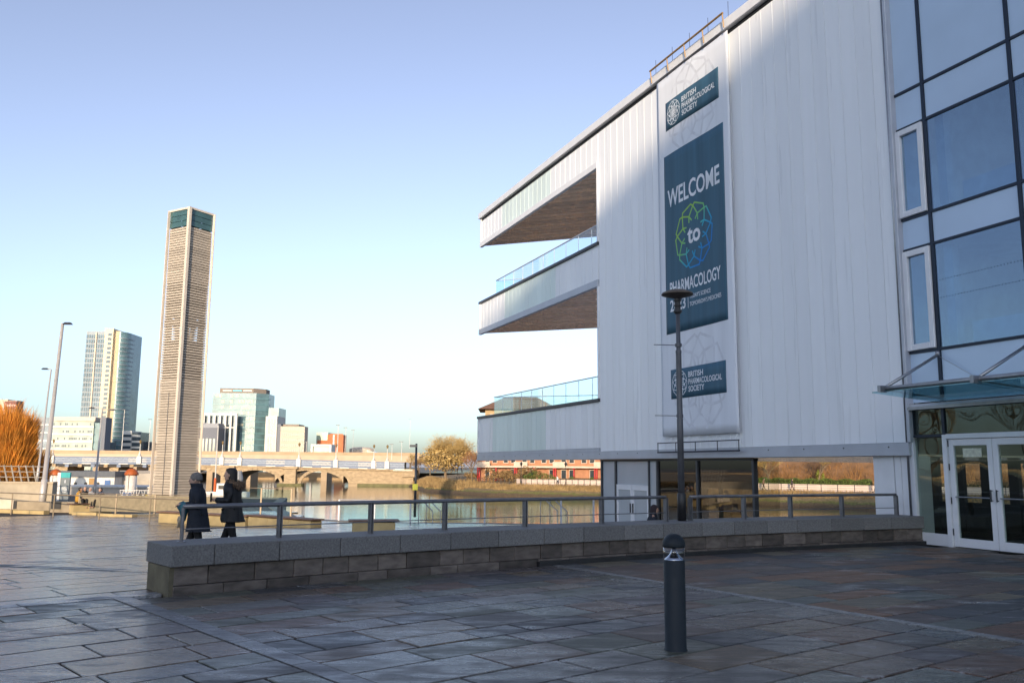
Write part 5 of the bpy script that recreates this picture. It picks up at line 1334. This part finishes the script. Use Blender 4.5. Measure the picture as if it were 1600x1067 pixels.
for px0, px1, py in ((-30, 18, 798), (20, 68, 800), (112, 150, 803.5), (152, 206, 806)):
    a = gpt(px0, py); b = gpt(px1, py + (px1 - px0)*.03); d = b - a; z = min(a.z, b.z)
    t = tag(bevel(MB().box((0, 0, -.1), (Vector((d.x, d.y)).length, .4, .12)).build('kerb_block', M_kerb), .02), 'low yellow sandstone kerb block at the sunlit plaza edge', 'kerb', 'sandstone kerb blocks'); t.location = (a.x, a.y, z); t.rotation_euler.z = math.atan2(d.y, d.x)
def bench(px0, py0, px1, py1, label, hb=.4, dep=.55, planks=4):
    a = gpt(px0, py0); b = gpt(px1, py1); d = b - a; L_ = math.hypot(d.x, d.y); t = thing('stone_bench', label, 'bench', (a.x, a.y, min(a.z, b.z)), math.atan2(d.y, d.x))
    n = max(1, round(L_ / 1.6))
    for i in range(n): bevel(MB().box((.05 + (L_ - .1) * i / n + .004, 0, -.1), (.05 + (L_ - .1) * (i+1)/n - .004, dep, hb)).build('stone_block', M_kerb, t), .015)
    for k in range(planks):
        w_ = (dep + .1) / planks; bevel(MB().box((-.08, -.06 + k*w_ + .008, hb + .03), (L_ + .08, -.06 + (k+1)*w_ - .008, hb + .085)).build('plank', M_timber, t), .006, 1)
    for x in (.1, L_*.5, L_ - .1): MB().box((x - .03, .03, hb), (x + .03, dep - .03, hb + .032)).build('bearer', M_darksteel, t)
    return t
bench(246, 815.5, 384, 822, 'long sunlit stone bench with timber seat behind the walking women'); 
bench(386, 822, 486, 824, 'sunlit stone bench with timber seat at the end of the glass screen')
bench(548, 831, 620, 829.5, 'dark topped short bench block behind the curved wall rail', .3, .6, 3)
bench(112, 801, 176, 799, 'timber topped stone bench where the seated group rests')

# glass river balustrade
M_rg = glass('river_balustrade_glass', (.86, .96, .95), .03, .08, (.85, .95, .95))
def river_balustrade(px_list, label, h, mpost, rail=True, pane=None):
    pts = []
    for p in px_list:
        pts.append(p if isinstance(p, Vector) else gpt(*p))
    t = thing('glass_balustrade', label, 'balustrade', pts[0])
    o0 = pts[0]
    for p in pts:
        q = p - o0; MB().box((q.x - .035, q.y - .035, q.z - .04), (q.x + .035, q.y + .035, q.z + h)).build('post', mpost, t)
    for a, b in zip(pts, pts[1:]):
        d = b - a; d.z = 0; L_ = d.length; d.normalize(); n = Vector((-d.y, d.x, 0)) * .008; p0 = a - o0 + d * .05; p1 = b - o0 - d * .05
        MB().hexa([p0 - n + Vector((0,0,.06)), p1 - n + Vector((0,0,.06)), p1 + n + Vector((0,0,.06)), p0 + n + Vector((0,0,.06)), p0 - n + Vector((0,0,h-.06)), p1 - n + Vector((0,0,h-.06)), p1 + n + Vector((0,0,h-.06)), p0 + n + Vector((0,0,h-.06))]).build('pane', pane or M_rg, t)
    if rail: mb = MB(); mb.tube([p - o0 + Vector((0, 0, h)) for p in pts], .02, 6); mb.build('handrail', mpost, t)
    return t
def gv(x, y): return Vector((x, y, gz(x, y)))
river_balustrade([gv(-8.2, 41.7), gv(-6.3, 40.4), gv(-4.5, 39.2), gv(-2.8, 38.1), gv(-1.1, 36.9), gv(.6, 35.7), gv(2.0, 34.7), gv(3.2, 33.7)], 'grey posted glass balustrade along the quay toward the pavilion', 1.0, M_trim)
river_balustrade([gv(-14.6, 44.6), gv(-12.6, 44.0), gv(-10.9, 43.3)], 'tall bronze framed glass screen on the quay beyond the bench', 1.45, M_brz)
river_balustrade([gv(-23.5, 47.5), gv(-21.3, 47.1), gv(-19, 46.6), gv(-16.8, 46), gv(-14.8, 45.3)], 'bronze framed mesh panels at the foot of the slatted tower', 1.0, M_brz, pane=mat('olive_mesh_panel', (.24, .2, .13), .7, 0, .2, 5))
# quay ladder hoops
for i, (x, y) in enumerate(((-4.1, 38.9), (1.2, 35.2))):
    t = thing('quay_ladder', 'curved steel ladder handrail on the quay beside glass balustrade', 'ladder', gv(x, y), R(-35), group='ladder handrails on the quay')
    for s in (0, .45): MB().tube([(s, 0, 0), (s, 0, .85), (s + .05, 0, .98), (s + .16, 0, 1.02), (s + .8, 0, .55), (s + .82, 0, 0)], .022, 6).build('hoop', M_steel, t)

# boats and riverside kiosk
b = P(108, 768, 92); bt = thing('moored_boat', 'moored white boat with dark canopy roof and portholes', 'boat', b)
L_ = P(178, 765, 92).x - b.x; z0 = -3.6 - b.z; hz = P(140, 745, 92).z - b.z; ht = P(140, 736, 92).z - b.z
hp = [(-3.5, .6), (0, -.2), (L_, -.2), (L_ + 1, 1.8), (L_, 3.8), (0, 3.8)]
MB().prism(hp, z0 - .4, .2).build('hull', mat('pale_hull', (.6, .56, .5), .5), bt); MB().box((-.5, .2, .2), (L_ - .1, 3.4, hz)).build('cabin', mat('white_cabin', (.66, .64, .6), .5), bt)
MB().prism([(-3.0, 0), (L_, 0), (L_, 3.6), (-3.0, 3.6)], hz, ht).build('roof', mat('dark_canopy', (.07, .085, .11), .5), bt)
for x in (.5, 1.6, 2.9): MB().lathe([(.16, 0), (.16, .05)], n=10).build('porthole', M_black, bt).matrix_local = Matrix.Translation((x, .2, hz*.55)) @ Matrix.Rotation(R(90), 4, 'X')
MB().box((3.6, .14, .4), (4.2, .19, hz*.8)).build('door', mat('blue_door', (.05, .14, .36), .5), bt); MB().box((1.95, .12, .25), (2.5, .19, hz*.92)).build('panel', mat('orange_wood', (.35, .2, .07), .6), bt)
b = P(179, 765, 94); cb = thing('covered_barge', 'barge under a beige rounded tarpaulin cover', 'boat', b); L_ = P(240, 765, 94).x - b.x; hh = P(200, 735, 94).z - b.z
MB().add([(x, y, z) for x in (0, L_) for y, z in ((0, -1), (0, hh*.55), (.3, hh*.85), (1, hh), (2.6, hh), (3.3, hh*.85), (3.6, hh*.55), (3.6, -1))], [tuple(range(8)), tuple(range(15, 7, -1))] + [(i, i + 8, (i+1) % 8 + 8, (i+1) % 8) for i in range(8)]).build('cover', mat('beige_tarpaulin', (.42, .37, .3), .7, 0, .1, 1, .3, 3), cb)
MB().prism([(-1, .4), (L_ + 1, .4), (L_ + 1, 3.4), (-1, 3.4)], -3, -.2).build('hull', mat('grey_hull', (.2, .2, .2), .6), cb)
pn = P(140, 782, 80); pt_ = thing('pontoon', 'pale concrete pontoon in front of moored boats', 'pontoon', pn); L_ = P(236, 782, 80).x - pn.x
MB().box((-4, 0, -4 - pn.z), (L_, 6, P(160, 762, 80).z - pn.z)).build('deck', mat('pale_pontoon', (.55, .5, .44), .8, 0, .1, 1), pt_); MB().box((-4.1, -.1, P(160, 762, 80).z - pn.z + .003), (L_, 6, P(160, 762, 80).z - pn.z + .15)).build('edge', M_bwhite, pt_)
for px, y, lab in ((203, 78, 'white kiosk with orange domed roof on the pontoon'), (84, 88, 'orange domed white kiosk behind the information totem')):
    b = P(px, 776, y); t = thing('domed_kiosk', lab, 'kiosk', b); h = P(px, 742, y).z - b.z; r = .62; n = 12
    MB().lathe([(r*.78, -.6), (r*.78, h)], n=n).build('body', mat('kiosk_white', (.72, .68, .64), .5), t, True); MB().lathe([(r, h), (r*.97, h + .16), (r*.75, h + .4), (r*.4, h + .56), (.02, h + .62)], n=n).build('dome', mat('kiosk_orange', (.42, .10, .02), .5), t, True)
    MB().box((-.03, -r - .01, h), (.03, -r*.76, h + .1)).build('rib', M_black, t); MB().box((-.03, -r*.8, -.4), (.03, -r*.77, h)).build('door_seam', M_darksteel, t)
gwy = thing('gangway', 'white tubular gangway rail beside the domed kiosk', 'gangway', P(186, 786, 68)); gm = MB()
for k in range(6):
    x = k * .42; gm.tube([(x, 0, 0), (x + .3, 0, 1.0)], .03, 6)
    gm.tube([(x + .3, 0, 0), (x, 0, 1.0)], .02, 6)
gm.tube([(0, 0, 1.0), (2.5, 0, 1.0)], .03, 6); gm.tube([(0, 0, .05), (2.5, 0, .05)], .03, 6); gm.build('rail', mat('white_tube', (.72, .7, .68), .4), gwy)
MB().box((-.2, 0, -.2), (2.8, 1.4, -.0)).build('deck', MATS['weathered_zinc'], gwy); MB().box((0, .5, .0), (.7, .9, .8)).build('locker', MATS['blue_door'], gwy); MB().box((1.8, .5, .0), (2.5, .9, .7)).build('locker', mat('yellow_locker', (.5, .36, .04), .5), gwy)
b = P(333, 768, 84); sb = thing('small_yacht', 'small white yacht with tall mast and orange boot', 'boat', b)
MB().prism([(-1.6, .2), (0, -.5), (2.6, -.4), (3.4, .5), (2.6, 1.4), (0, 1.5)], -3.7 - b.z, .0).build('hull', mat('yacht_white', (.72, .7, .68), .4), sb); MB().box((.3, 0, 0), (1.8, 1, .8)).build('cabin', MATS['yacht_white'], sb)
MB().tube([(0, .4, 0), (0, .4, P(333, 664, 84).z - b.z)], [.07, .05], 8).build('mast', M_bwhite, sb); MB().tube([(0, .4, -.1), (0, .4, 1.3)], .11, 8).build('mast_boot', mat('orange_boot', (.6, .12, .03), .6), sb)
MB().lathe([(.35, -.8), (.5, 0), (.35, .8)], (2.2, .4, 1.2), 12).build('radar_drum', mat('grey_drum', (.25, .27, .3), .5), sb)
MB().box((.5, -.06, .25), (1.5, -.01, .6)).build('window', M_black, sb)

# ------------------------------------------------------------------ people
def skin(verts, edges, radii, sub=1, root=0):
    me = bpy.data.meshes.new('sk'); me.from_pydata(verts, edges, []); o = bpy.data.objects.new('sk', me); COL.objects.link(o)
    md = o.modifiers.new('s', 'SKIN'); ss = o.modifiers.new('u', 'SUBSURF'); ss.levels = sub; ss.render_levels = sub
    if not me.skin_vertices: me.skin_vertices.new()
    for i, r in enumerate(radii):
        me.skin_vertices[0].data[i].radius = (r, r) if not isinstance(r, tuple) else r
        me.skin_vertices[0].data[i].use_root = (i == root)
    dg = bpy.context.evaluated_depsgraph_get(); dg.update()
    ev = o.evaluated_get(dg); m2 = ev.to_mesh(); mb = MB(); mb.v = [tuple(v.co) for v in m2.vertices]; mb.f = [tuple(p.vertices) for p in m2.polygons]
    ev.to_mesh_clear(); bpy.data.objects.remove(o); return mb
def merge(a, b): a.add(b.v, b.f); return a
def head(c, k=1.0, n=14):
    mb = MB(); x, y, z = c
    mb.loft([(x - .035*k, y, z - .118*k, .03*k, .03*k), (x - .032*k, y, z - .1*k, .052*k, .046*k), (x - .02*k, y, z - .06*k, .078*k, .062*k), (x - .01*k, y, z, .094*k, .073*k), (x, y, z + .05*k, .097*k, .076*k), (x + .004*k, y, z + .09*k, .08*k, .064*k), (x + .004*k, y, z + .118*k, .03*k, .026*k)], n)
    mb.add([(x - .095*k, y - .012*k, z - .03*k), (x - .095*k, y + .012*k, z - .03*k), (x - .128*k, y, z - .022*k), (x - .1*k, y, z + .03*k)], [(0, 2, 1), (0, 3, 2), (1, 2, 3)])
    for s in (-1, 1): mb.loft([(x + .012*k, y + s*.072*k, z - .03*k, .012*k, .008*k), (x + .014*k, y + s*.08*k, z, .02*k, .008*k), (x + .012*k, y + s*.076*k, z + .028*k, .014*k, .006*k)], 6)
    return mb
def hand(mb, w, d, side, k=1.0):
    """palm and five fingers from the wrist along d"""
    w = Vector(w); d = Vector(d).normalized(); s = Vector((0, side, 0)); upv = Vector((0, 0, 1))
    mb.tube([w, w + d * .04*k, w + d * .085*k], [.024*k, .032*k, .03*k], 8)
    for i, (o_, L_) in enumerate(((-.024, .068), (-.008, .078), (.008, .074), (.022, .058))):
        p = w + d * .08*k + s * o_*k; q = p + d * L_ * .55*k - upv * .012*k; e = q + d * L_ * .3*k - upv * .03*k; mb.tube([p, q, e], [.0095*k, .0085*k, .006*k], 6)
    p = w + d * .03*k - s * .028*k; mb.tube([p, p + d * .03*k - s * .022*k + upv * .01*k, p + d * .065*k - s * .02*k + upv * .005*k], [.011*k, .01*k, .007*k], 6)
M_skin = mat('skin', (.42, .25, .18), .55); M_skinl = mat('skin_light', (.5, .31, .23), .55)
def person(loc, rz, H, label, coat, trous, hair, hat=None, fur=False, hem=.52, walk=.5, group=None, detail=True, hold=None, arms='front', scarf=None, longhair=False):
    t = thing('person', label, 'person', loc, rz, group); k = H / 1.66
    V = lambda *a: tuple(q * k for q in a); st = walk
    el = (.05, .23, 1.1); wr = (-.2, .15, 1.08) if arms == 'front' else (-.04, .25, .84)
    el2 = (.05, -.23, 1.1); wr2 = (-.22, -.14, 1.12) if arms == 'front' else (.04, -.25, .84)
    vs = [V(0, 0, .93), V(-.005, 0, 1.15), V(-.015, 0, 1.33), V(-.03, 0, 1.44), V(-.05, 0, 1.5),
          V(-.015, .16, 1.36), V(*el), V(*wr), V(-.015, -.16, 1.36), V(*el2), V(*wr2),
          V(0, .09, .88), V(-.12*st - .04, .09, .49), V(-.42*st, .09, .09), V(-.42*st - .15, .09, .03),
          V(0, -.09, .88), V(.1*st, -.09, .48), V(.42*st, -.09, .12), V(.42*st - .13, -.09, .03)]
    ed = [(0, 1), (1, 2), (2, 3), (3, 4), (2, 5), (5, 6), (6, 7), (2, 8), (8, 9), (9, 10), (0, 11), (11, 12), (12, 13), (13, 14), (0, 15), (15, 16), (16, 17), (17, 18)]
    ra = [.11, .1, .1, .05, .048, .04, .026, .024, .04, .026, .024, .085, .058, .042, .035, .085, .058, .042, .035]
    body = skin(vs, ed, [r * k for r in ra], 1)
    hc = V(-.06, 0, 1.545); merge(body, head(hc, k))
    d1 = Vector(wr) - Vector(el); d2 = Vector(wr2) - Vector(el2)
    if detail: hand(body, V(*wr), d1, 1, k); hand(body, V(*wr2), d2, -1, k)
    body.build('body', M_skinl, t, True)
    # trousers
    tv = [V(0, 0, .95)] + vs[11:14] + vs[15:18]; te = [(0, 1), (1, 2), (2, 3), (0, 4), (4, 5), (5, 6)]
    skin(tv, te, [.125*k, .09*k, .066*k, .055*k, .09*k, .066*k, .055*k], 1).build('trousers', trous, t, True)
    sh = MB()
    for a, b in ((13, 14), (17, 18)):
        p = Vector(vs[a]); e = Vector(vs[b]); sh.loft([(e.x + .05*k, p.y, max(.0, e.z - .03), .13*k, .048*k), (e.x + .05*k, p.y, e.z + .03, .125*k, .046*k), (p.x - .01, p.y, p.z + .04, .055*k, .045*k)], 10)
    sh.build('shoes', M_black, t, True)
    # coat
    c = MB(); R_ = [(1.47, -.035, .07, .075), (1.43, -.03, .095, .12), (1.38, -.02, .125, .18), (1.3, -.012, .145, .205), (1.18, 0, .145, .2), (1.05, .008, .15, .2), (.92, .015, .165, .205), (.8, .02, .185, .212), (.68, .03, .2, .22), (.58, .04, .215, .225), (.5, .05, .225, .23)]
    rings = [(cx*k, 0, z*k, rx*k, ry*k) for z, cx, rx, ry in R_ if z > hem] + [(.045*k, 0, hem*k, .22*k if hem < .7 else .18*k, .225*k)]
    dense = []
    for r_a, r_b in zip(rings, rings[1:]):
        for q_ in (0, .5): dense.append(tuple(x_a + (x_b - x_a) * q_ for x_a, x_b in zip(r_a, r_b)))
    dense.append(rings[-1]); c.loft(dense[::-1], 30)
    for i_, v in enumerate(c.v):
        a_n = math.atan2(v[1], v[0]); low = max(0, 1.25 * k - v[2])
        f_n = noise.noise(Vector((math.cos(a_n) * 2.2, math.sin(a_n) * 2.2, v[2] * 2.5 + k * 7))) * (.016 + .06 * low)
        c.v[i_] = (v[0] + math.cos(a_n) * f_n, v[1] + math.sin(a_n) * f_n, v[2])
    for sh_, e, w_ in ((5, el, wr), (8, el2, wr2)):
        s0 = Vector(vs[sh_]); e = Vector(V(*e)); w_ = Vector(V(*w_)); c.tube([s0 + Vector((0, 0, .03*k)), s0.lerp(e, .5), e, e.lerp(w_, .5), w_], [.08*k, .075*k, .066*k, .06*k, .052*k], 10)
    co = c.build('coat', coat, t, True)
    # hair or hat
    if hat:
        x, y, z = hc; hm = MB(); hm.loft([(x + .02*k, y, z + .0*k, .1*k, .083*k), (x + .012*k, y, z + .04*k, .108*k, .088*k), (x + .012*k, y, z + .09*k, .1*k, .08*k), (x + .015*k, y, z + .13*k, .07*k, .058*k), (x + .02*k, y, z + .15*k, .02*k, .018*k)], 14); hm.build('hat', hat, t, True)
    if hair:
        x, y, z = hc; hm = MB()
        low = -.3 if longhair else -.1
        hm.loft([(x + .06*k, y, z + low*k, .05*k, .075*k), (x + .055*k, y, z - .1*k, .07*k, .085*k), (x + .04*k, y, z, .082*k, .086*k), (x + .022*k, y, z + .06*k, .1*k, .088*k), (x + .012*k, y, z + .1*k, .095*k, .075*k), (x + .012*k, y, z + .13*k, .04*k, .035*k)], 14); hm.build('hair', hair, t, True)
    if fur:
        f_ = MB(); r_ = random.Random(3)
        for i in range(1500):
            a = r_.uniform(0, 6.283); b = r_.uniform(0, 6.283); q = Vector((.05 + .09 * math.cos(a), .13 * math.sin(a), 1.39 - .03 * math.cos(a))); nn = Vector((math.cos(a) * math.cos(b), math.sin(a) * math.cos(b), math.sin(b)))
            p = (q + nn * .045) * k; e = p + (nn + Vector((r_.uniform(-.4, .4), r_.uniform(-.4, .4), r_.uniform(-.5, .2)))) * .035 * k; s_ = nn.cross(Vector((r_.uniform(-1, 1), r_.uniform(-1, 1), .3))).normalized() * .007 * k
            f_.add([p - s_, p + s_, e], [(0, 1, 2)])
        f_.tube([((.05 + .085*math.cos(a)) * k, .13*math.sin(a) * k, (1.39 - .03*math.cos(a)) * k) for a in [i*6.2832/20 for i in range(21)]], .045*k, 8)
        f_.build('fur_trim', mat('tan_fur', (.20, .135, .09), .95, 0, .3, 40), t)
    if scarf: MB().loft([(-.045*k, 0, 1.41*k, .085*k, .09*k), (-.05*k, 0, 1.45*k, .085*k, .085*k), (-.05*k, 0, 1.48*k, .07*k, .07*k)], 12).build('scarf', scarf, t, True)
    e_ = MB()
    if detail:
        for s in (-1, 1): e_.loft([(hc[0] - .086*k, s*.03*k, hc[2] - .004*k, .006*k, .012*k), (hc[0] - .088*k, s*.03*k, hc[2] + .006*k, .006*k, .012*k)], 8)
        e_.build('eyes', M_black, t); MB().box((hc[0] - .092*k, -.022*k, hc[2] - .066*k), (hc[0] - .07*k, .022*k, hc[2] - .058*k)).build('mouth', mat('lips', (.3, .1, .09), .5), t)
    return t, k
M_navy = mat('navy_wool_coat', (.012, .016, .026), .85, 0, .2, 12, .3, 60); M_blk = mat('black_parka', (.008, .008, .010), .6, 0, .2, 8, .3, 40); M_trs = mat('black_trousers', (.008, .008, .009), .8)
M_knit = mat('grey_knit', (.17, .16, .15), .9, 0, .25, 60, .5, 120); M_hair = mat('dark_brown_hair', (.014, .009, .007), .5, 0, .2, 30, .4, 80)
def place(px, ytop, y, H=None):
    p = P(px, ytop, y); z = gz(p.x, p.y); return (p.x, p.y, z), (H or p.z - z)
l1, h1 = place(312, 736, 14.2)
t, k = person(l1, R(8), h1 / 1.03, 'walking person in grey knit hat and long navy coat holding teal cloth', M_navy, M_trs, None, M_knit, hem=.66, walk=.75, scarf=mat('red_scarf', (.45, .03, .02), .8))
nk = MB(); nk.loft([(-.02*k, 0, 1.38*k, .11*k, .125*k), (-.035*k, 0, 1.47*k, .105*k, .105*k), (-.05*k, 0, 1.5*k, .115*k, .11*k)], 14); nk.build('collar', M_navy, t, True)
cl = MB(); rr2 = random.Random(6)      # cloth carried over the forearms
nx_, ny_ = 9, 9
bgm = thing('teal_cloth', 'bundled teal jacket carried over the arms of the hatted walker', 'cloth', (l1[0], l1[1], l1[2]), R(8))
cl.loft([(-.21*k, -.06*k, .84*k, .02*k, .05*k), (-.22*k, -.05*k, .93*k, .045*k, .1*k), (-.22*k, -.03*k, 1.02*k, .075*k, .16*k), (-.21*k, -.02*k, 1.08*k, .105*k, .2*k), (-.2*k, -.02*k, 1.13*k, .11*k, .2*k), (-.17*k, -.02*k, 1.17*k, .06*k, .12*k)], 18)
for i, v in enumerate(cl.v):
    n_ = noise.noise_vector(Vector(v) * 11) * .06; cl.v[i] = (v[0] + n_.x, v[1] + n_.y, v[2] + n_.z)
cl.build('cloth_body', mat('teal_fabric', (.035, .13, .17), .8, 0, .25, 14, .4, 30), bgm, True)
gl = thing('knit_gloves', 'pair of cream knitted gloves dangling from the hatted walker', 'gloves', l1, R(8)); gm = MB()
gm.loft([(-.26*k, -.1*k, .78*k, .02*k, .03*k), (-.27*k, -.1*k, .86*k, .045*k, .05*k), (-.26*k, -.1*k, .93*k, .03*k, .035*k)], 10)
for i in range(4): gm.tube([(-.28*k + i*.014*k, -.13*k + i*.02*k, .84*k), (-.29*k + i*.016*k, -.14*k + i*.025*k, .73*k + .01*(i % 2))], .011*k, 6)
gm.build('gloves', mat('cream_knit', (.4, .33, .24), .9), gl, True)
l2, h2 = place(366, 729, 15.0)
t2, k2 = person(l2, R(-4), h2 / 1.02, 'walking person with long dark hair in black parka with fur hood', M_blk, M_trs, M_hair, None, True, hem=.74, walk=.8, longhair=True)
ph = thing('mobile_phone', 'dark phone held in front by the person in the fur hood parka', 'phone', l2, R(-4)); bevel(MB().box((-.335*k2, -.17*k2, 1.1*k2), (-.322*k2, -.1*k2, 1.24*k2)).build('phone_body', M_black, ph), .004)
# hooded head behind the wall: person sitting low by the pavilion
def seated(loc, rz, H, label, coat, trous, headc, hood=False, group=None):
    t = thing('person', label, 'person', loc, rz, group); k = H / .88
    V = lambda *a: tuple(q * k for q in a)
    vs = [V(0, 0, .1), V(.02, 0, .35), V(-.02, 0, .52), V(-.04, 0, .63), V(-.05, 0, .68), V(-.02, .16, .54), V(-.08, .22, .32), V(-.25, .12, .25), V(-.02, -.16, .54), V(-.08, -.22, .32), V(-.25, -.12, .25), V(-.05, .1, .1), V(-.42, .1, .2), V(-.5, .1, -.2), V(-.62, .1, -.24), V(-.05, -.1, .1), V(-.42, -.1, .2), V(-.5, -.1, -.2), V(-.62, -.1, -.24)]
    ed = [(0, 1), (1, 2), (2, 3), (3, 4), (2, 5), (5, 6), (6, 7), (2, 8), (8, 9), (9, 10), (0, 11), (11, 12), (12, 13), (13, 14), (0, 15), (15, 16), (16, 17), (17, 18)]
    ra = [.13, .12, .13, .055, .05, .055, .045, .035, .055, .045, .035, .085, .065, .05, .04, .085, .065, .05, .04]
    b = skin(vs, ed, [r * k for r in ra], 1); hc = V(-.07, 0, .735); merge(b, head(hc, k)); hand(b, vs[7], Vector(vs[7]) - Vector(vs[6]), 1, k); hand(b, vs[10], Vector(vs[10]) - Vector(vs[9]), -1, k); b.build('body', M_skin, t, True)
    c = MB(); c.loft([(0, 0, .05*k, .17*k, .21*k), (.01*k, 0, .2*k, .165*k, .21*k), (.02*k, 0, .38*k, .155*k, .21*k), (-.01*k, 0, .52*k, .14*k, .2*k), (-.03*k, 0, .6*k, .1*k, .13*k), (-.04*k, 0, .65*k, .075*k, .08*k)], 16)
    for a, e, w_ in ((5, 6, 7), (8, 9, 10)): c.tube([vs[a], vs[e], vs[w_]], [.075*k, .065*k, .052*k], 8)
    c.build('coat', coat, t, True)
    tv = vs[11:14] + vs[15:18]; skin([vs[0]] + tv, [(0, 1), (1, 2), (2, 3), (0, 4), (4, 5), (5, 6)], [.14*k, .1*k, .08*k, .065*k, .1*k, .08*k, .065*k], 1).build('trousers', trous, t, True)
    hm = MB(); x, y, z = hc
    if hood: hm.loft([(x + .05*k, y, z - .12*k, .085*k, .1*k), (x + .03*k, y, z, .1*k, .095*k), (x + .015*k, y, z + .07*k, .11*k, .095*k), (x + .015*k, y, z + .12*k, .08*k, .07*k), (x + .02*k, y, z + .145*k, .03*k, .025*k)], 14)
    else: hm.loft([(x + .05*k, y, z - .08*k, .06*k, .08*k), (x + .035*k, y, z + .02*k, .085*k, .085*k), (x + .015*k, y, z + .08*k, .095*k, .08*k), (x + .012*k, y, z + .125*k, .04*k, .035*k)], 12)
    hm.build('hood' if hood else 'hair', headc, t, True); return t
p = P(1019, 788, 24.5); seated((p.x, p.y, p.z - .88), R(172), .88, 'seated person in dark hat and coat, head showing above the wall', M_navy, M_trs, mat('dark_plum_knit', (.03, .02, .025), .9), True)
stp = bevel(MB().box((-.6, -.35, -1.0), (.6, .35, .0)).build('granite_seat', M_granite), .02); stp.location = (p.x, p.y, p.z - .87); tag(stp, 'granite seat block behind the curved wall under the seated person', 'bench')
# group on the far bench
bz = lambda px, y: (P(px, 788, y).x, y, gz(P(px, 788, y).x, y) + .49)
by = gpt(140, 800).y + .25
seated(bz(122, by), R(200), .86, 'seated person in mustard jacket on the far stone bench', mat('mustard_jacket', (.45, .24, .03), .8), M_trs, M_hair)
seated(bz(131, by), R(120), .9, 'seated person in black padded jacket on the far stone bench', M_blk, M_trs, mat('grey_hair', (.3, .29, .27), .8))
seated(bz(141, by + .1), R(80), .86, 'seated person in pale grey coat beside the black jacket', mat('grey_coat', (.3, .31, .33), .8), M_trs, mat('white_hair', (.5, .49, .47), .8))
seated(bz(157, by), R(60), .84, 'seated person in dark blue coat at the bench end', mat('dark_blue_coat', (.03, .05, .09), .8), M_trs, M_hair)
# promenade walkers
def walker(px, u, d, rz, label, coat, trous, hair):
    q = bank_pt(u, d); person((q.x, q.y, -1.55), rz, 1.7, label, coat, trous, hair, None, hem=.8, walk=.55, detail=False, arms='down', group=None)
walker(0, 4.86, 7.6, R(160), 'person in dark top walking past the green hedge', mat('dark_top', (.05, .04, .04), .8), mat('brown_trousers', (.12, .07, .05), .8), M_hair)
walker(0, 5.17, 7.0, R(-20), 'person in pale jacket jogging along the far promenade', mat('pale_jacket', (.5, .47, .45), .8), M_trs, M_hair)
walker(0, 4.74, 7.2, R(150), 'person in brown coat strolling near the lobby glass', mat('brown_coat', (.2, .12, .08), .8), M_trs, M_hair)
walker(0, 3.42, 7.4, R(20), 'person in white coat walking below the brick apartments', mat('white_coat', (.6, .58, .55), .8), M_trs, M_hair)

# ------------------------------------------------------------------ unseen blocks added behind the plaza, shaped to shade plaza and hall
sh_y = -135.0
def back_project(p, y=sh_y):
    k_ = (p[1] - y) / SUN_AZ_TRAVEL.y; return (p[0] - SUN_AZ_TRAVEL.x * k_, p[2] + k_ * math.tan(SUN_EL))
A1 = back_project((FW(7.2, 0, 0).x, FW(7.2, 0, 0).y, 13.9)); B1 = back_project((FW(24.6, 0, 0).x, FW(24.6, 0, 0).y, 9.2)); C1 = back_project((-20, 38, -.9))
print('caster', A1, B1, C1)
M_shade_block = mat('shade_block_stone', (.42, .37, .32), .85, 0, .1, .3)
def rear_block(x0, x1, z_l, z_r, name, label):
    t = thing(name, label, 'building', (x0, sh_y, -.05)); L_ = x1 - x0
    MB().hexa([(0, -25, 0), (L_, -25, 0), (L_, 0, 0), (0, 0, 0), (0, -25, z_l), (L_, -25, z_r), (L_, 0, z_r), (0, 0, z_l)]).build('wall', M_shade_block, t)
    nx, nz = int(L_ / 4), int(min(z_l, z_r) / 3.4); gb = MB(); grid(gb, L_, 1, nz * 3.4 + 1, nx, nz, .5, .5, .0, th=.08); gb.build('windows', M_gdark, t, kind='stuff')
    return t
zl, zr = B1[1], B1[1] + (A1[1] - B1[1]) / (A1[0] - B1[0]) * (50 - B1[0])
rear_block(B1[0] - 5.5, 55, zl, min(zr, zl + 8), 'tall_shade_block', 'tall unseen building added behind the plaza to cast its shadow')
rear_block(B1[0] - 90, B1[0] - 5.8, C1[1], C1[1], 'low_shade_block', 'lower unseen building added behind the plaza to cast its shadow')
